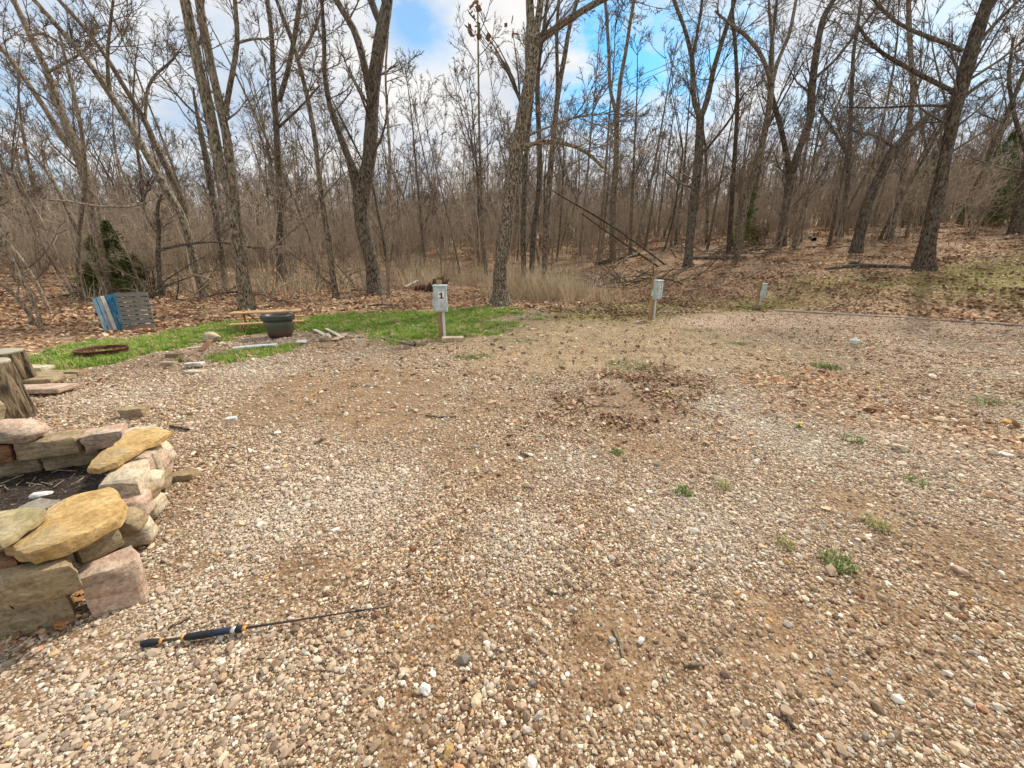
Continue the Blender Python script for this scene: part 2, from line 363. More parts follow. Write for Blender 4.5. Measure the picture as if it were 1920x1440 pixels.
def zones(X, Y):
    X = np.asarray(X, float); Y = np.asarray(Y, float)
    n1 = vnoise(X, Y, .5, 11) - .5; n2 = vnoise(X, Y, .17, 12) - .5; nb = vnoise(X, Y, 1.7, 13) - .5
    w = n1 * .55 + n2 * .3
    def m(poly, soft, wamp=1.0, off=0): return np.clip((pdist(X, Y, poly) + w * wamp + off) / soft + .5, 0, 1)
    z = {}
    z['litter'] = m(LITTER, .3, .8)
    z['lawn'] = np.maximum(m(LAWN, .35, .9, .05), m(LAWN2, .3, .7)) * np.clip(1.25 - np.clip((X + 3.2) / 3.4, 0, 1) * np.clip(vnoise(X, Y, .4, 71) * 1.9, 0, 1.1) - np.clip(vnoise(X, Y, .6, 72) - .55, 0, 1) * 1.3, 0, 1) 
    z['road'] = m(ROAD, .8, 1.2) * (1 - z['litter'])
    z['thatch'] = m(THATCH, .9, 1.8) * (1 - z['litter']) * (1 - z['lawn'])
    z['pile'] = m(PILE, .5, 1.0)
    z['red'] = m(RED, .5, 1.4) * np.clip(.75 + n1, 0, 1)
    z['hillg'] = np.maximum(m(HILLG, 2.0, 2.2), m(HILLG2, 1.0, 1.8) * .8)
    z['litter'] = np.clip(z['litter'] * (1 - z['lawn']), 0, 1)
    sn = vnoise(X, Y, 1.3, 21) * .55 + vnoise(X, Y, .55, 22) * .3 + vnoise(X, Y, .2, 23) * .15
    def spots(L_):
        q = np.zeros(X.shape)
        for px, py, rr in L_:
            if (px, py) not in SPOT: SPOT[(px, py)] = G(px, py)
            c = SPOT[(px, py)]; q = np.maximum(q, np.clip(1.25 - (np.hypot(X - c.x, Y - c.y) + w * .35) / rr, 0, 1))
        return q
    z['pale'] = spots([(1330, 765, .5), (1420, 800, .45), (1500, 840, .4), (1260, 930, .5), (1350, 980, .4), (700, 940, .5), (560, 960, .45), (1080, 880, .4), (460, 690, .9), (980, 1010, .35), (1450, 950, .5), (250, 740, .7)])
    sp_ = spots([(335, 960, .45), (640, 730, 1.3), (760, 760, .9), (860, 850, .55), (930, 880, .4), (1190, 830, .5), (1250, 850, .45), (820, 1190, .28), (1100, 1230, .28), (60, 1260, .3), (330, 1060, .2), (1850, 1050, .5), (1620, 960, .5), (1700, 1200, .35), (1050, 1340, .16), (560, 1090, .25), (1180, 1130, .25), (900, 760, .7), (1500, 1200, .3), (760, 1360, .15)])
    z['soil'] = np.clip(np.clip((sn - .56) * 5.5, 0, .8) * (1 - z['pale']) + sp_ * .8, 0, 1) * (1 - z['litter']) * (1 - z['lawn']) * (1 - z['road'])
    return z

# ------------------------------------------------------------------ ground sheet
def ground():
    yn = np.concatenate([np.linspace(-3, .3, 12)[:-1], np.linspace(.3, 4, 150)[:-1], np.linspace(4, 16, 200)[:-1], np.geomspace(16, 140, 90)])
    u = np.linspace(-1, 1, 420); xn = np.sign(u) * (np.abs(u) * 7 + np.abs(u) ** 4 * 130)
    X, Y = np.meshgrid(xn, yn); Z = terr(X, Y)
    nx, ny = len(xn), len(yn)
    v = np.stack([X, Y, Z], -1).reshape(-1, 3)
    i = np.arange(ny - 1)[:, None] * nx + np.arange(nx - 1)[None]
    q = np.stack([i, i + 1, i + nx + 1, i + nx], -1).reshape(-1, 4)
    me = mk('ground', v, q, True)
    z = zones(X.ravel(), Y.ravel())
    a = me.color_attributes.new('zone_a', 'FLOAT_COLOR', 'POINT'); a.data.foreach_set('color', np.stack([z['lawn'], z['litter'], z['soil'], z['red']], -1).astype(np.float32).ravel())
    b = me.color_attributes.new('zone_b', 'FLOAT_COLOR', 'POINT'); b.data.foreach_set('color', np.stack([z['road'], z['thatch'], z['pile'], z['hillg']], -1).astype(np.float32).ravel())
    m = MT('ground_mix', .95); m.b.inputs['Specular IOR Level'].default_value = .12
    co = m.coord('Object')
    A = m.n('ShaderNodeAttribute', attribute_name='zone_a'); B = m.n('ShaderNodeAttribute', attribute_name='zone_b')
    sa = m.n('ShaderNodeSeparateColor'); m.set(sa, Color=A.outputs['Color']); sb = m.n('ShaderNodeSeparateColor'); m.set(sb, Color=B.outputs['Color'])
    lawn, lit, soil = sa.outputs; red = A.outputs['Alpha']; road, thatch, pile = sb.outputs; hg = B.outputs['Alpha']
    big = m.noise(co, .7, 4, .6); med = m.noise(co, 5, 6, .65); fine = m.noise(co, 70, 5, .7)
    # crushed stone: three sizes of pebble cells over dirt
    dirt = m.mix(1, m.mix(soil, m.ramp(med, [(.3, (.09, .055, .032)), (.7, (.21, .14, .085))]), m.ramp(med, [(.3, (.12, .07, .038)), (.7, (.32, .21, .12))])), m.ramp(fine, [(.35, g3(.45)), (.65, g3(1.45))]), 'MULTIPLY')
    peb = [(0, (.12, .075, .045)), (.16, (.28, .19, .12)), (.4, (.45, .33, .215)), (.62, (.53, .41, .28)), (.80, (.67, .56, .41)), (.93, (.80, .74, .62)), (1, (.86, .83, .76))]
    wco = m.n('ShaderNodeVectorMath', operation='ADD'); nz = m.n('ShaderNodeTexNoise'); m.set(nz, Vector=co, Scale=9.0, Detail=2); sc_ = m.n('ShaderNodeVectorMath', operation='SCALE'); m.set(sc_, i0=nz.outputs['Color']); sc_.inputs['Scale'].default_value = .03
    m.t.links.new(co, wco.inputs[0]); m.t.links.new(sc_.outputs[0], wco.inputs[1]); wc = wco.outputs[0]
    g = dirt; hsum = None
    for sc, thr in ((95, .52), (48, .46), (24, .34)):
        vv = m.vor(wc, sc); sx = m.n('ShaderNodeSeparateColor'); m.set(sx, Color=vv.outputs['Color'])
        pc = m.ramp(sx.outputs[0], peb)
        cover = m.math('MULTIPLY', m.math('LESS_THAN', vv.outputs['Distance'], m.math('MULTIPLY', m.math('ADD', sx.outputs[1], .35), thr)), 1.0)
        if sc == 24: cover = m.math('MULTIPLY', cover, m.math('GREATER_THAN', sx.outputs[2], .72))
        if sc == 48: cover = m.math('MULTIPLY', cover, m.math('GREATER_THAN', sx.outputs[2], .35))
        cover = m.math('MULTIPLY', cover, m.math('SUBTRACT', 1.0, m.math('MULTIPLY', soil, .8 if sc > 30 else .6)))
        g = m.mix(cover, g, pc); hh = m.math('MULTIPLY', m.math('MULTIPLY', m.math('SUBTRACT', .6, vv.outputs['Distance']), cover), 60. / sc)
        hsum = hh if hsum is None else m.math('MAXIMUM', hsum, hh)
    g = m.mix(1, g, m.ramp(big, [(.3, (.9, .86, .80)), (.7, (1.1, 1.08, 1.06))]), 'MULTIPLY')
    g = m.mix(m.math('MULTIPLY', road, .8), g, m.mix(1, g, (1.22, 1.18, 1.22), 'MULTIPLY'))
    g = m.mix(m.math('MULTIPLY', red, m.ramp(med, [(.35, (.15, .15, .15)), (.65, (.8, .8, .8))])), g, m.mix(1, g, (1.08, .72, .46), 'MULTIPLY'))
    # dead grass thatch over gravel
    th = m.noise(m.coord('Object', (1, 4, 1), (0, 0, .5)), 26, 6, .75, 1.0); th2 = m.noise(co, 3.5, 5, .7)
    thc = m.ramp(th, [(.3, (.15, .095, .05)), (.5, (.36, .26, .15)), (.68, (.55, .44, .28))])
    g = m.mix(m.math('MULTIPLY', thatch, m.ramp(th2, [(.35, (0, 0, 0)), (.55, (1, 1, 1))])), g, thc)
    g = m.mix(m.math('MULTIPLY', pile, m.ramp(med, [(.42, (.0, .0, .0)), (.62, (.5, .5, .5))])), g, (.17, .11, .075))
    # leaf litter
    lv = m.vor(wc, 13); ls = m.n('ShaderNodeSeparateColor'); m.set(ls, Color=lv.outputs['Color'])
    lv2 = m.vor(wc, 29); ls2 = m.n('ShaderNodeSeparateColor'); m.set(ls2, Color=lv2.outputs['Color'])
    lr = [(0, (.045, .026, .015)), (.3, (.17, .10, .058)), (.6, (.34, .215, .13)), (.85, (.50, .345, .22)), (1, (.66, .50, .34))]
    lc = m.mix(.5, m.ramp(ls.outputs[0], lr), m.ramp(ls2.outputs[1], lr))
    lc = m.mix(1, lc, m.ramp(big, [(.3, g3(.8)), (.7, (1.12, 1.08, 1.0))]), 'MULTIPLY')
    lc = m.mix(m.math('MULTIPLY', hg, m.ramp(med, [(.4, (0, 0, 0)), (.6, (.8, .8, .8))])), lc, (.26, .27, .06))
    g = m.mix(lit, g, lc)
    gl = m.noise(m.coord('Object', (1, 1, .2)), 30, 5, .7)
    g = m.mix(lawn, g, m.ramp(gl, [(.3, (.08, .09, .02)), (.55, (.19, .22, .04)), (.75, (.36, .30, .13))]))
    m.col(g)
    h = m.math('ADD', m.math('ADD', m.math('MULTIPLY', hsum, m.math('SUBTRACT', 1.0, lit)), m.math('MULTIPLY', fine, .35)), m.math('MULTIPLY', m.math('MULTIPLY', ls.outputs[2], lit), 2.0))
    m.bump(h, .9, .012)
    o = link('ground', me, m.m); tag(o, kind='structure')
ground()

# ------------------------------------------------------------------ scatter by geometry nodes (uncountable stuff only)
def scatter(name, protos, P, ROT, SC, IDX, COL):
    me = bpy.data.meshes.new(name); n = len(P); me.vertices.add(n); me.vertices.foreach_set('co', np.asarray(P, np.float32).ravel())
    for nm, ty, d in (('rot', 'FLOAT_VECTOR', ROT), ('scl', 'FLOAT_VECTOR', SC), ('idx', 'INT', IDX), ('col', 'FLOAT_COLOR', COL)):
        at = me.attributes.new(nm, ty, 'POINT')
        d = np.asarray(d); key = {'FLOAT_VECTOR': 'vector', 'INT': 'value', 'FLOAT_COLOR': 'color'}[ty]
        if ty == 'FLOAT_COLOR' and d.shape[1] == 3: d = np.concatenate([d, np.ones((n, 1))], 1)
        at.data.foreach_set(key, d.astype(np.int32 if ty == 'INT' else np.float32).ravel())
    o = bpy.data.objects.new(name, me); C.objects.link(o)
    col = bpy.data.collections.new(name + '_kinds')
    for k, p in enumerate(protos):
        for c_ in list(p.users_collection): c_.objects.unlink(p)
        p.name = '%s_kind_%02d' % (name, k); col.objects.link(p)
    g = bpy.data.node_groups.new(name, 'GeometryNodeTree')
    g.interface.new_socket('Geometry', in_out='INPUT', socket_type='NodeSocketGeometry'); g.interface.new_socket('Geometry', in_out='OUTPUT', socket_type='NodeSocketGeometry')
    i = g.nodes.new('NodeGroupInput'); u = g.nodes.new('NodeGroupOutput')
    iop = g.nodes.new('GeometryNodeInstanceOnPoints'); ci = g.nodes.new('GeometryNodeCollectionInfo')
    ci.inputs['Collection'].default_value = col; ci.inputs['Separate Children'].default_value = True; ci.inputs['Reset Children'].default_value = True
    def attr(nm, ty):
        a = g.nodes.new('GeometryNodeInputNamedAttribute'); a.data_type = ty; a.inputs['Name'].default_value = nm
        return [s for s in a.outputs if s.enabled and s.name == 'Attribute'][0]
    e2r = g.nodes.new('FunctionNodeEulerToRotation')
    g.links.new(i.outputs[0], iop.inputs['Points']); g.links.new(ci.outputs[0], iop.inputs['Instance']); iop.inputs['Pick Instance'].default_value = True
    g.links.new(attr('idx', 'INT'), iop.inputs['Instance Index']); g.links.new(attr('rot', 'FLOAT_VECTOR'), e2r.inputs[0]); g.links.new(e2r.outputs[0], iop.inputs['Rotation'])
    g.links.new(attr('scl', 'FLOAT_VECTOR'), iop.inputs['Scale']); g.links.new(iop.outputs[0], u.inputs[0])
    md = o.modifiers.new('scatter', 'NODES'); md.node_group = g
    return o
def pebble(seed, mat, sub=1, amp=.42, flat=.62):
    rs = np.random.RandomState(seed)
    bm = bmesh.new(); bmesh.ops.create_icosphere(bm, subdivisions=sub, radius=.5)
    planes = [(Vector(rs.normal(0, 1, 3)).normalized(), rs.uniform(.28, .42)) for _ in range(8)]
    for v in bm.verts:
        v.co *= 1 + rs.uniform(-amp, amp) * .5
        for nn, d in planes:
            k = v.co.dot(nn)
            if k > d: v.co -= nn * (k - d) * .85
        v.co = Vector((v.co.x * 1.15, v.co.y * .9, v.co.z * flat * 1.2))
    me = bpy.data.meshes.new('pebble'); bm.to_mesh(me); bm.free()
    return link('pebble', me, mat)
PCOL = np.array([(.40, .29, .20), (.47, .345, .245), (.33, .225, .15), (.58, .465, .34), (.66, .58, .46), (.76, .71, .63), (.19, .105, .065), (.52, .34, .20), (.36, .325, .29), (.46, .25, .15), (.64, .36, .11)])
PW = np.array([.19, .18, .15, .16, .10, .06, .09, .035, .03, .025, .006]); PW /= PW.sum()
def gravel():
    rs = np.random.RandomState(5); protos = [pebble(s, M_PEB) for s in range(10)]
    pts = []; sz = []
    for (y0, y1, den, mean) in ((.35, 1.2, 9800, .0106), (1.2, 2.2, 8000, .0112), (2.2, 3.5, 4800, .0135), (3.5, 5.5, 2000, .0175), (5.5, 8.5, 620, .023), (8.5, 13, 110, .03)):
        w = 1.48 * y1 + .5; A = (y1 - y0) * 2 * w; n = int(A * den)
        x = rs.uniform(-w, w, n); y = rs.uniform(y0, y1, n); k = np.abs(x) < 1.48 * y + .5
        x = x[k]; y = y[k]; s = mean * np.exp(rs.normal(0, .46, len(x)))
        bigm = rs.uniform(0, 1, len(x)) < .009; s[bigm] = rs.uniform(.024, .046, bigm.sum()) * (1 if y1 < 5 else 1.3)
        pts.append(np.stack([x, y], 1)); sz.append(s)
    P = np.concatenate(pts); s = np.concatenate(sz); z = zones(P[:, 0], P[:, 1])
    bare = z['soil']
    keep = rs.uniform(0, 1, len(P)) < np.clip((1 - .68 * bare) * (1 - z['litter']) * (1 - .97 * z['lawn']) * (1 - .55 * z['thatch']) * (1 - .8 * z['pile']), 0, 1)
    keep &= ~inpoly(P[:, 0], P[:, 1], np.array([(-1.95, 1.45), (-2.75, 2.65), (-4.2, 2.5), (-3.5, 1.0), (-2.2, 1.25)]))
    P = P[keep]; s = s[keep]; z = {k: v[keep] for k, v in z.items()}; n = len(P)
    col = PCOL[rs.choice(len(PCOL), n, p=PW)] * rs.uniform(.72, 1.2, (n, 1))
    col = col * np.array([1.12, 1.08, 1.0]) * np.where(rs.uniform(0, 1, (n, 1)) < .25, .7, 1.0)
    pale = np.clip(np.clip((vnoise(P[:, 0], P[:, 1], .9, 31) - .45) * 2, 0, 1) * .35 + z['pale'] * .38, 0, .6)[:, None]
    col = col * (1 - pale) + np.array([.70, .63, .52]) * pale * rs.uniform(.8, 1.15, (n, 1))
    rd = z['red'][:, None] * .6 * rs.uniform(.2, 1, (n, 1)); col = col * (1 - rd) + col * np.array([1.1, .82, .58]) * rd
    s = s * (1 + z['red'] * .5)
    Z = terr(P[:, 0], P[:, 1]) + s * .10
    rot = np.stack([rs.normal(0, .3, n), rs.normal(0, .3, n), rs.uniform(0, 6.28, n)], 1)
    scl = s[:, None] * rs.uniform(.7, 1.35, (n, 3))
    o = scatter('gravel', protos, np.stack([P[:, 0], P[:, 1], Z], 1), rot, scl, rs.randint(0, 10, n), col)
    tag(o, 'crushed tan and pinkish gravel spread over the lot', kind='stuff')
    print('gravel', n)
gravel()

# leaves
def leaf_mesh(seed, lobes=True):
    rs = random.Random(seed); n = 7; v = []; f = []
    for i in range(n):
        t = i / (n - 1); x = (t - .5)
        w = (.34 * math.sin(math.pi * min(1, t * 1.02 + .02)) ** .8) * ((.62 if i % 2 else 1.0) if lobes else 1) + .015
        zc = .22 * (t - .5) ** 2 * rs.choice([1, -.4, 1.6]) + rs.uniform(-.02, .02)
        cu = rs.uniform(.05, .26)
        v += [(x, -w, zc + cu * w * 1.2), (x, 0, zc - .02), (x, w, zc + cu * w * 1.6)]
    for i in range(n - 1):
        a = i * 3; f += [(a, a + 1, a + 4, a + 3), (a + 1, a + 2, a + 5, a + 4)]
    return v, f
def leaf_objs():
    out = []
    for s in range(5):
        v, f = leaf_mesh(s, s < 4); out.append(link('leaf', mk('leaf', v, f, False), M_LEAF))
    return out
def clump_objs():
    out = []
    for s in range(5):
        rs = random.Random(100 + s); V = []; Fc = []
        for k in range(26):
            v, f = leaf_mesh(rs.randint(0, 999)); b = len(V); sc = rs.uniform(.07, .13)
            M = Matrix.Translation((rs.gauss(0, .22), rs.gauss(0, .22), rs.uniform(0, .035))) @ Matrix.Rotation(rs.uniform(0, 6.28), 4, 'Z') @ Matrix.Rotation(rs.gauss(0, .5), 4, 'X') @ Matrix.Rotation(rs.gauss(0, .45), 4, 'Y') @ Matrix.Scale(sc, 4)
            V += [tuple(M @ Vector(q)) for q in v]; Fc += [tuple(i + b for i in q) for q in f]
        out.append(link('leaf_clump', mk('leaf_clump', V, Fc, False), M_LEAF))
    return out
LCOL = np.array([1.12, 1.12, 1.04]) * np.array([(.38, .235, .155), (.48, .32, .21), (.28, .165, .105), (.58, .42, .29), (.18, .105, .065), (.46, .27, .165), (.66, .52, .38)])
def leaves():
    rs = np.random.RandomState(8); pts = []
    n = 30000; y = rs.uniform(6, 19, n); x = rs.uniform(-26, 28, n); z = zones(x, y)
    p = z['litter'] * .95 + z['lawn'] * .2 + z['thatch'] * .22; k = rs.uniform(0, 1, n) < p * np.clip(19.5 - y, .3, 1); a = np.stack([x[k], y[k]], 1)
    # the pile and strays on the gravel
    n = 26000; x = rs.uniform(.2, 6.5, n); y = rs.uniform(3, 7, n); z = zones(x, y); k = rs.uniform(0, 1, n) < z['pile'] * 1.0 * np.clip(vnoise(x, y, .35, 44) * 2.4 - .45, 0, 1.2); b = np.stack([x[k], y[k]], 1)
    c = np.stack([rs.uniform(-9, 12, 420), rs.uniform(3, 12, 420)], 1)
    d = np.stack([rs.normal(-2.05, .12, 40), rs.normal(1.2, .04, 40)], 1)
    e = np.stack([rs.normal(3.0, 1.5, 300), rs.normal(4.2, .9, 300)], 1)
    P = np.concatenate([a, b, c, d, e]); n = len(P)
    sc = rs.uniform(.065, .13, n); sc[len(a):len(a) + len(b)] *= rs.uniform(.3, .62, len(b))
    sc[-340:] *= .6; sc[-340:-300] *= .5
    col = LCOL[rs.choice(7, n, p=[.22, .2, .18, .14, .12, .08, .06])] * rs.uniform(.8, 1.2, (n, 1))
    col[len(a):len(a) + len(b)] *= .8
    o = scatter('fallen_leaves', leaf_objs(), np.stack([P[:, 0], P[:, 1], terr(P[:, 0], P[:, 1]) + .012 + rs.uniform(0, .02, n)], 1),
                np.stack([rs.normal(0, .4, n), rs.normal(0, .4, n), rs.uniform(0, 6.28, n)], 1), np.repeat(sc[:, None], 3, 1), rs.randint(0, 5, n), col)
    tag(o, 'dry brown oak leaves lying on the slope and in drifts on the gravel', kind='stuff')
    n = 9500; x = rs.uniform(-60, 62, n); y = 9 + rs.uniform(0, 1, n) ** 1.5 * 50; z = zones(x, y)
    k = (rs.uniform(0, 1, n) < z['litter']) & (np.abs(x) < 1.5 * y + 2); x = x[k]; y = y[k]; n = len(x)
    col = LCOL[rs.choice(7, n, p=[.22, .2, .18, .14, .12, .08, .06])] * rs.uniform(.75, 1.2, (n, 1))
    hgz = zones(x, y)['hillg'][:, None]; col = col * (1 - hgz * .2)
    s3 = rs.uniform(.8, 1.5, n)[:, None] * (1 + np.clip(y - 18, 0, 40) * .02)[:, None]
    o = scatter('leaf_litter', clump_objs(), np.stack([x, y, terr(x, y)], 1), np.stack([rs.normal(0, .1, n), rs.normal(0, .1, n), rs.uniform(0, 6.28, n)], 1), np.repeat(s3, 3, 1), rs.randint(0, 5, n), col)
    tag(o, 'brown leaf litter covering the forest floor', kind='stuff')
leaves()

# grass
def tuft(seed, nb, h, spread, lean=.5, w=.004, droop=.3, seg=3):
    rs = random.Random(seed); V = []; Fc = []
    for k in range(nb):
        a = rs.uniform(0, 6.28); r = spread * math.sqrt(rs.random()); bx, by = r * math.cos(a), r * math.sin(a)
        da = rs.uniform(0, 6.28); ln = rs.uniform(.1, lean); hh = h * rs.uniform(.5, 1.1); px, py = -math.sin(da) * w, math.cos(da) * w; b = len(V)
        for i in range(seg + 1):
            t = i / seg; q = ln * hh * t ** 1.6; z = hh * (t - droop * ln * t * t); s = 1 - t * .85
            V += [(bx + math.cos(da) * q - px * s, by + math.sin(da) * q - py * s, z), (bx + math.cos(da) * q + px * s, by + math.sin(da) * q + py * s, z)]
        for i in range(seg): Fc.append((b + 2 * i, b + 2 * i + 1, b + 2 * i + 3, b + 2 * i + 2))
    return mk('tuft', V, Fc)
def grass():
    rs = np.random.RandomState(12)
    n = 30000; x = rs.uniform(-11, 3, n); y = rs.uniform(5, 15, n); z = zones(x, y)
    k = rs.uniform(0, 1, n) < z['lawn'] * np.clip(.35 + vnoise(x, y, .4, 51) * .9, 0, 1); x = x[k]; y = y[k]; n = len(x)
    base = np.array([(.15, .27, .03), (.26, .40, .05), (.38, .46, .10), (.56, .48, .24)]); dry = np.clip((x - .0) * .25, 0, 1)
    ci = rs.choice(4, n, p=[.26, .34, .22, .18]); col = base[ci] * rs.uniform(.8, 1.2, (n, 1))
    s = rs.uniform(.7, 1.3, n)
    protos = [link('t', tuft(s_, 34, .085, .07, .9, .0035, .4), M_GRASS) for s_ in range(5)]
    o = scatter('lawn_grass', protos, np.stack([x, y, terr(x, y)], 1), np.stack([0 * x, 0 * x, rs.uniform(0, 6.28, n)], 1), np.repeat(s[:, None], 3, 1), rs.randint(0, 5, n), col)
    tag(o, 'bright green spring grass in a strip along the edge of the woods', kind='stuff'); print('lawn', n)
    # dead thatch, sparse weeds and moss-green low growth on gravel and slope
    n = 42000; x = rs.uniform(-3, 24, n); y = rs.uniform(4, 19, n); z = zones(x, y)
    spots = [(905, 667, .25), (1060, 683, .2), (1160, 686, .35), (1190, 690, .3), (1040, 578, .5), (1075, 595, .5), (1000, 600, .5), (960, 640, .4), (880, 672, .3), (1120, 590, .6), (1330, 578, .5), (1420, 575, .5), (1390, 645, .25), (1310, 620, .3), (1850, 755, .35), (1620, 650, .3), (1000, 715, .2), (1460, 705, .3)]
    g = np.zeros(n)
    for (px, py, r) in spots:
        q = G(px, py); g = np.maximum(g, np.clip(1.2 - np.hypot((x - q.x) * .7, (y - q.y) * 1.2) / r, 0, 1))
    pr = z['thatch'] * 1.3 * vnoise(x, y, .5, 61) + g * .75 + z['hillg'] * .6
    k = rs.uniform(0, 1, n) < pr; x = x[k]; y = y[k]; g = g[k]; hg = z['hillg'][k]; n = len(x)
    green = np.array([.16, .24, .05]); straw = np.array([.60, .49, .31]); olive = np.array([.36, .42, .10])
    gg = np.clip(g * 1.2, 0, 1)[:, None]; col = (straw * (1 - gg) + green * gg) * (1 - hg[:, None] * .8) + olive * hg[:, None] * .8
    col = col * rs.uniform(.7, 1.25, (n, 1))
    protos = [link('t', tuft(20 + s_, 26, .05, .10, 1.4, .003, .55), M_GRASS) for s_ in range(4)]
    o = scatter('thin_grass', protos, np.stack([x, y, terr(x, y)], 1), np.stack([0 * x, 0 * x, rs.uniform(0, 6.28, n)], 1), np.repeat(rs.uniform(.6, 1.3, (n, 1)), 3, 1), rs.randint(0, 4, n), col)
    tag(o, 'thin dry grass and low green growth over the gravel and the slope', kind='stuff')
    # tall dead grass at the wood's edge
    P = []
    for (px, py, sx, sy, c) in [(1025, 560, 1.1, .8, 230), (995, 558, .6, .6, 90), (1075, 556, .7, .6, 70), (850, 530, 3.0, .8, 110), (600, 522, 3.0, 1.6, 70), (360, 552, 2.5, 1.0, 50), (560, 545, 2.2, .8, 60), (790, 538, 1.6, .5, 50), (900, 525, 2.5, 1.0, 70)]:
        q = G(px, py); P.append(np.stack([rs.normal(q.x, sx, c), rs.normal(q.y, sy, c)], 1))
    P = np.concatenate(P); n = len(P); col = np.array([(.62, .50, .34)]) * rs.uniform(.6, 1.3, (n, 1))
    protos = [link('t', tuft(40 + s_, 14, 1.5, .33, .7, .0065, .45, 5), M_GRASS) for s_ in range(4)]
    P3 = np.stack([P[:, 0], P[:, 1], terr(P[:, 0], P[:, 1])], 1)
    s = rs.uniform(.5, 1.2, n)
    o = scatter('dead_grass', protos, P3, np.stack([rs.normal(0, .2, n), rs.normal(0, .2, n), rs.uniform(0, 6.28, n)], 1), np.repeat(s[:, None], 3, 1), rs.randint(0, 4, n), col)
    tag(o, 'tall straw coloured dead grass standing behind the oak', kind='stuff')
grass()
weedmat = MT('weed_green', .6); weedmat.col(weedmat.ramp(weedmat.noise(weedmat.coord('Object'), 30), [(.3, (.06, .13, .02)), (.7, (.22, .33, .07))])); WEED = weedmat.m
weedmat2 = MT('weed_straw', .7); weedmat2.col(weedmat2.ramp(weedmat2.noise(weedmat2.coord('Object'), 30), [(.3, (.22, .24, .06)), (.7, (.5, .45, .2))])); WEED2 = weedmat2.m
for (px, py, r, h, m_, lab) in [(1570, 1062, .075, .10, WEED, 'spiky grass tuft with green and straw blades, nearest of the tufts on the gravel'),
        (1712, 903, .09, .05, WEED, 'low rounded dark green weed on gravel at the right'), (1280, 928, .055, .08, WEED, 'small green grass tuft on pale gravel right of the middle'),
        (1355, 916, .055, .07, WEED2, 'yellowish grass tuft just right of a green one'), (1155, 850, .06, .05, WEED, 'small grass tuft just below the leaf drift'),
        (1600, 828, .08, .08, WEED, 'grass tuft on the orange stony soil'), (1548, 689, .20, .08, WEED, 'leafy dark green weed patch on the far side of the leaf drift'),
        (1640, 985, .07, .09, WEED2, 'straw coloured wispy tuft right of centre on gravel'), (1470, 1022, .05, .05, WEED2, 'tiny yellow green tuft above the spiky tuft'),
        (338, 680, .05, .16, WEED, 'thin upright grass tuft beside the brown bricks'), (1410, 580, .35, .16, WEED, 'grass clump around the foot of the third utility post')]:
    q = G(px, py); nb = int(90 if r < .15 else 260)
    o = link('grass_tuft', tuft(int(px), nb, h, r, 1.1, .0028 if r < .15 else .005, .5), m_); o.location = q; tag(o, lab, 'grass tuft')
YEL = plain('dandelion_yellow', (.85, .62, .03), .7, .1)
for (px, py, lab) in [(1250, 743, 'yellow dandelion flower in the leaf drift'), (1498, 803, 'yellow dandelion flower beside the orange soil'), (1645, 733, 'yellow dandelion flower farthest right'), (1614, 645, 'yellow dandelion by the white pipe cap')]:
    q = G(px, py); t = thing('dandelion', lab, 'flower', q)
    o = lathe('flower_head', [(.004, 0), (.022, .006), (.018, .016), (.004, .02)], YEL, t, 12, (0, 0, .04)); link('leaf_rosette', tuft(int(px), 26, .045, .03, 2.2, .006, .5), WEED, t)
    tubes('stem', [(np.array([[(0, 0, 0), (.003, 0, .02), (0, 0, .042)]]), np.array([[.002, .002, .002]]), 5)], WEED, t)

# ------------------------------------------------------------------ trees
rng = np.random.RandomState(3)
def twigs_from(mains, rng, nA=9, nB=6, nC=5, nD=3, lA=2.6, tmin=.35, rmin=.006, angA=(.5, 1.15)):
    """grow branches, branchlets and twigs from the main stems"""
    b = []; 
    P = np.stack([resample(p, r, 12)[0] for p, r in mains]); Rr = np.stack([resample(p, r, 12)[1] for p, r in mains])
    A, rA = children(P, Rr, nA, tmin, 1.0, None, angA, 9, rng, .07, .10, .27, rmin * 2, abslen=lA * 1.35)
    b.append((A, rA, 5))
    B, rB = children(A, rA, nB, .12, 1, .52, (.35, .95), 6, rng, .05, .13, .58, rmin * 1.4); b.append((B, rB, 4))
    Cc, rC = children(B, rB, nC, .12, 1, .58, (.35, .95), 5, rng, .03, .15, .62, rmin * 1.1); b.append((Cc, rC, 3))
    if nD:
        D, rD = children(Cc, rC, nD, .1, 1, .85, (.3, .85), 4, rng, .03, .14, .7, rmin * .85); b.append((D, rD, 3))
    return b
def stem_mesh(name, pts, rad, mat, parent, sides=12, n=None, flare=0, lump=.06, rng=rng):
    L_ = sum((Vector(pts[i + 1]) - Vector(pts[i])).length for i in range(len(pts) - 1))
    n = n or max(6, int(L_ / .35)); P, r = resample(pts, rad, n)
    if flare:
        z = P[:, 2] - P[0, 2]; r = r * (1 + flare * np.exp(-np.maximum(z, 0) / .28))
    v, f = tube_arrays(P[None], r[None], sides)
    v = v.reshape(n, sides, 3); c = P[:, None]
    k = 1 + rng.normal(0, lump, (n, sides, 1)); k = .5 * k + .25 * (np.roll(k, 1, 1) + np.roll(k, -1, 1))
    if flare:
        lob = 1 + .18 * np.sin(np.arange(sides) * 2 * math.pi / sides * 4 + 1)[None, :, None] * np.exp(-np.maximum(P[:, 2] - P[0, 2], 0) / .25)[:, None, None]; k = k * lob
    v = c + (v - c) * k
    return link(name, mk(name, v.reshape(-1, 3), f, True), mat, parent)
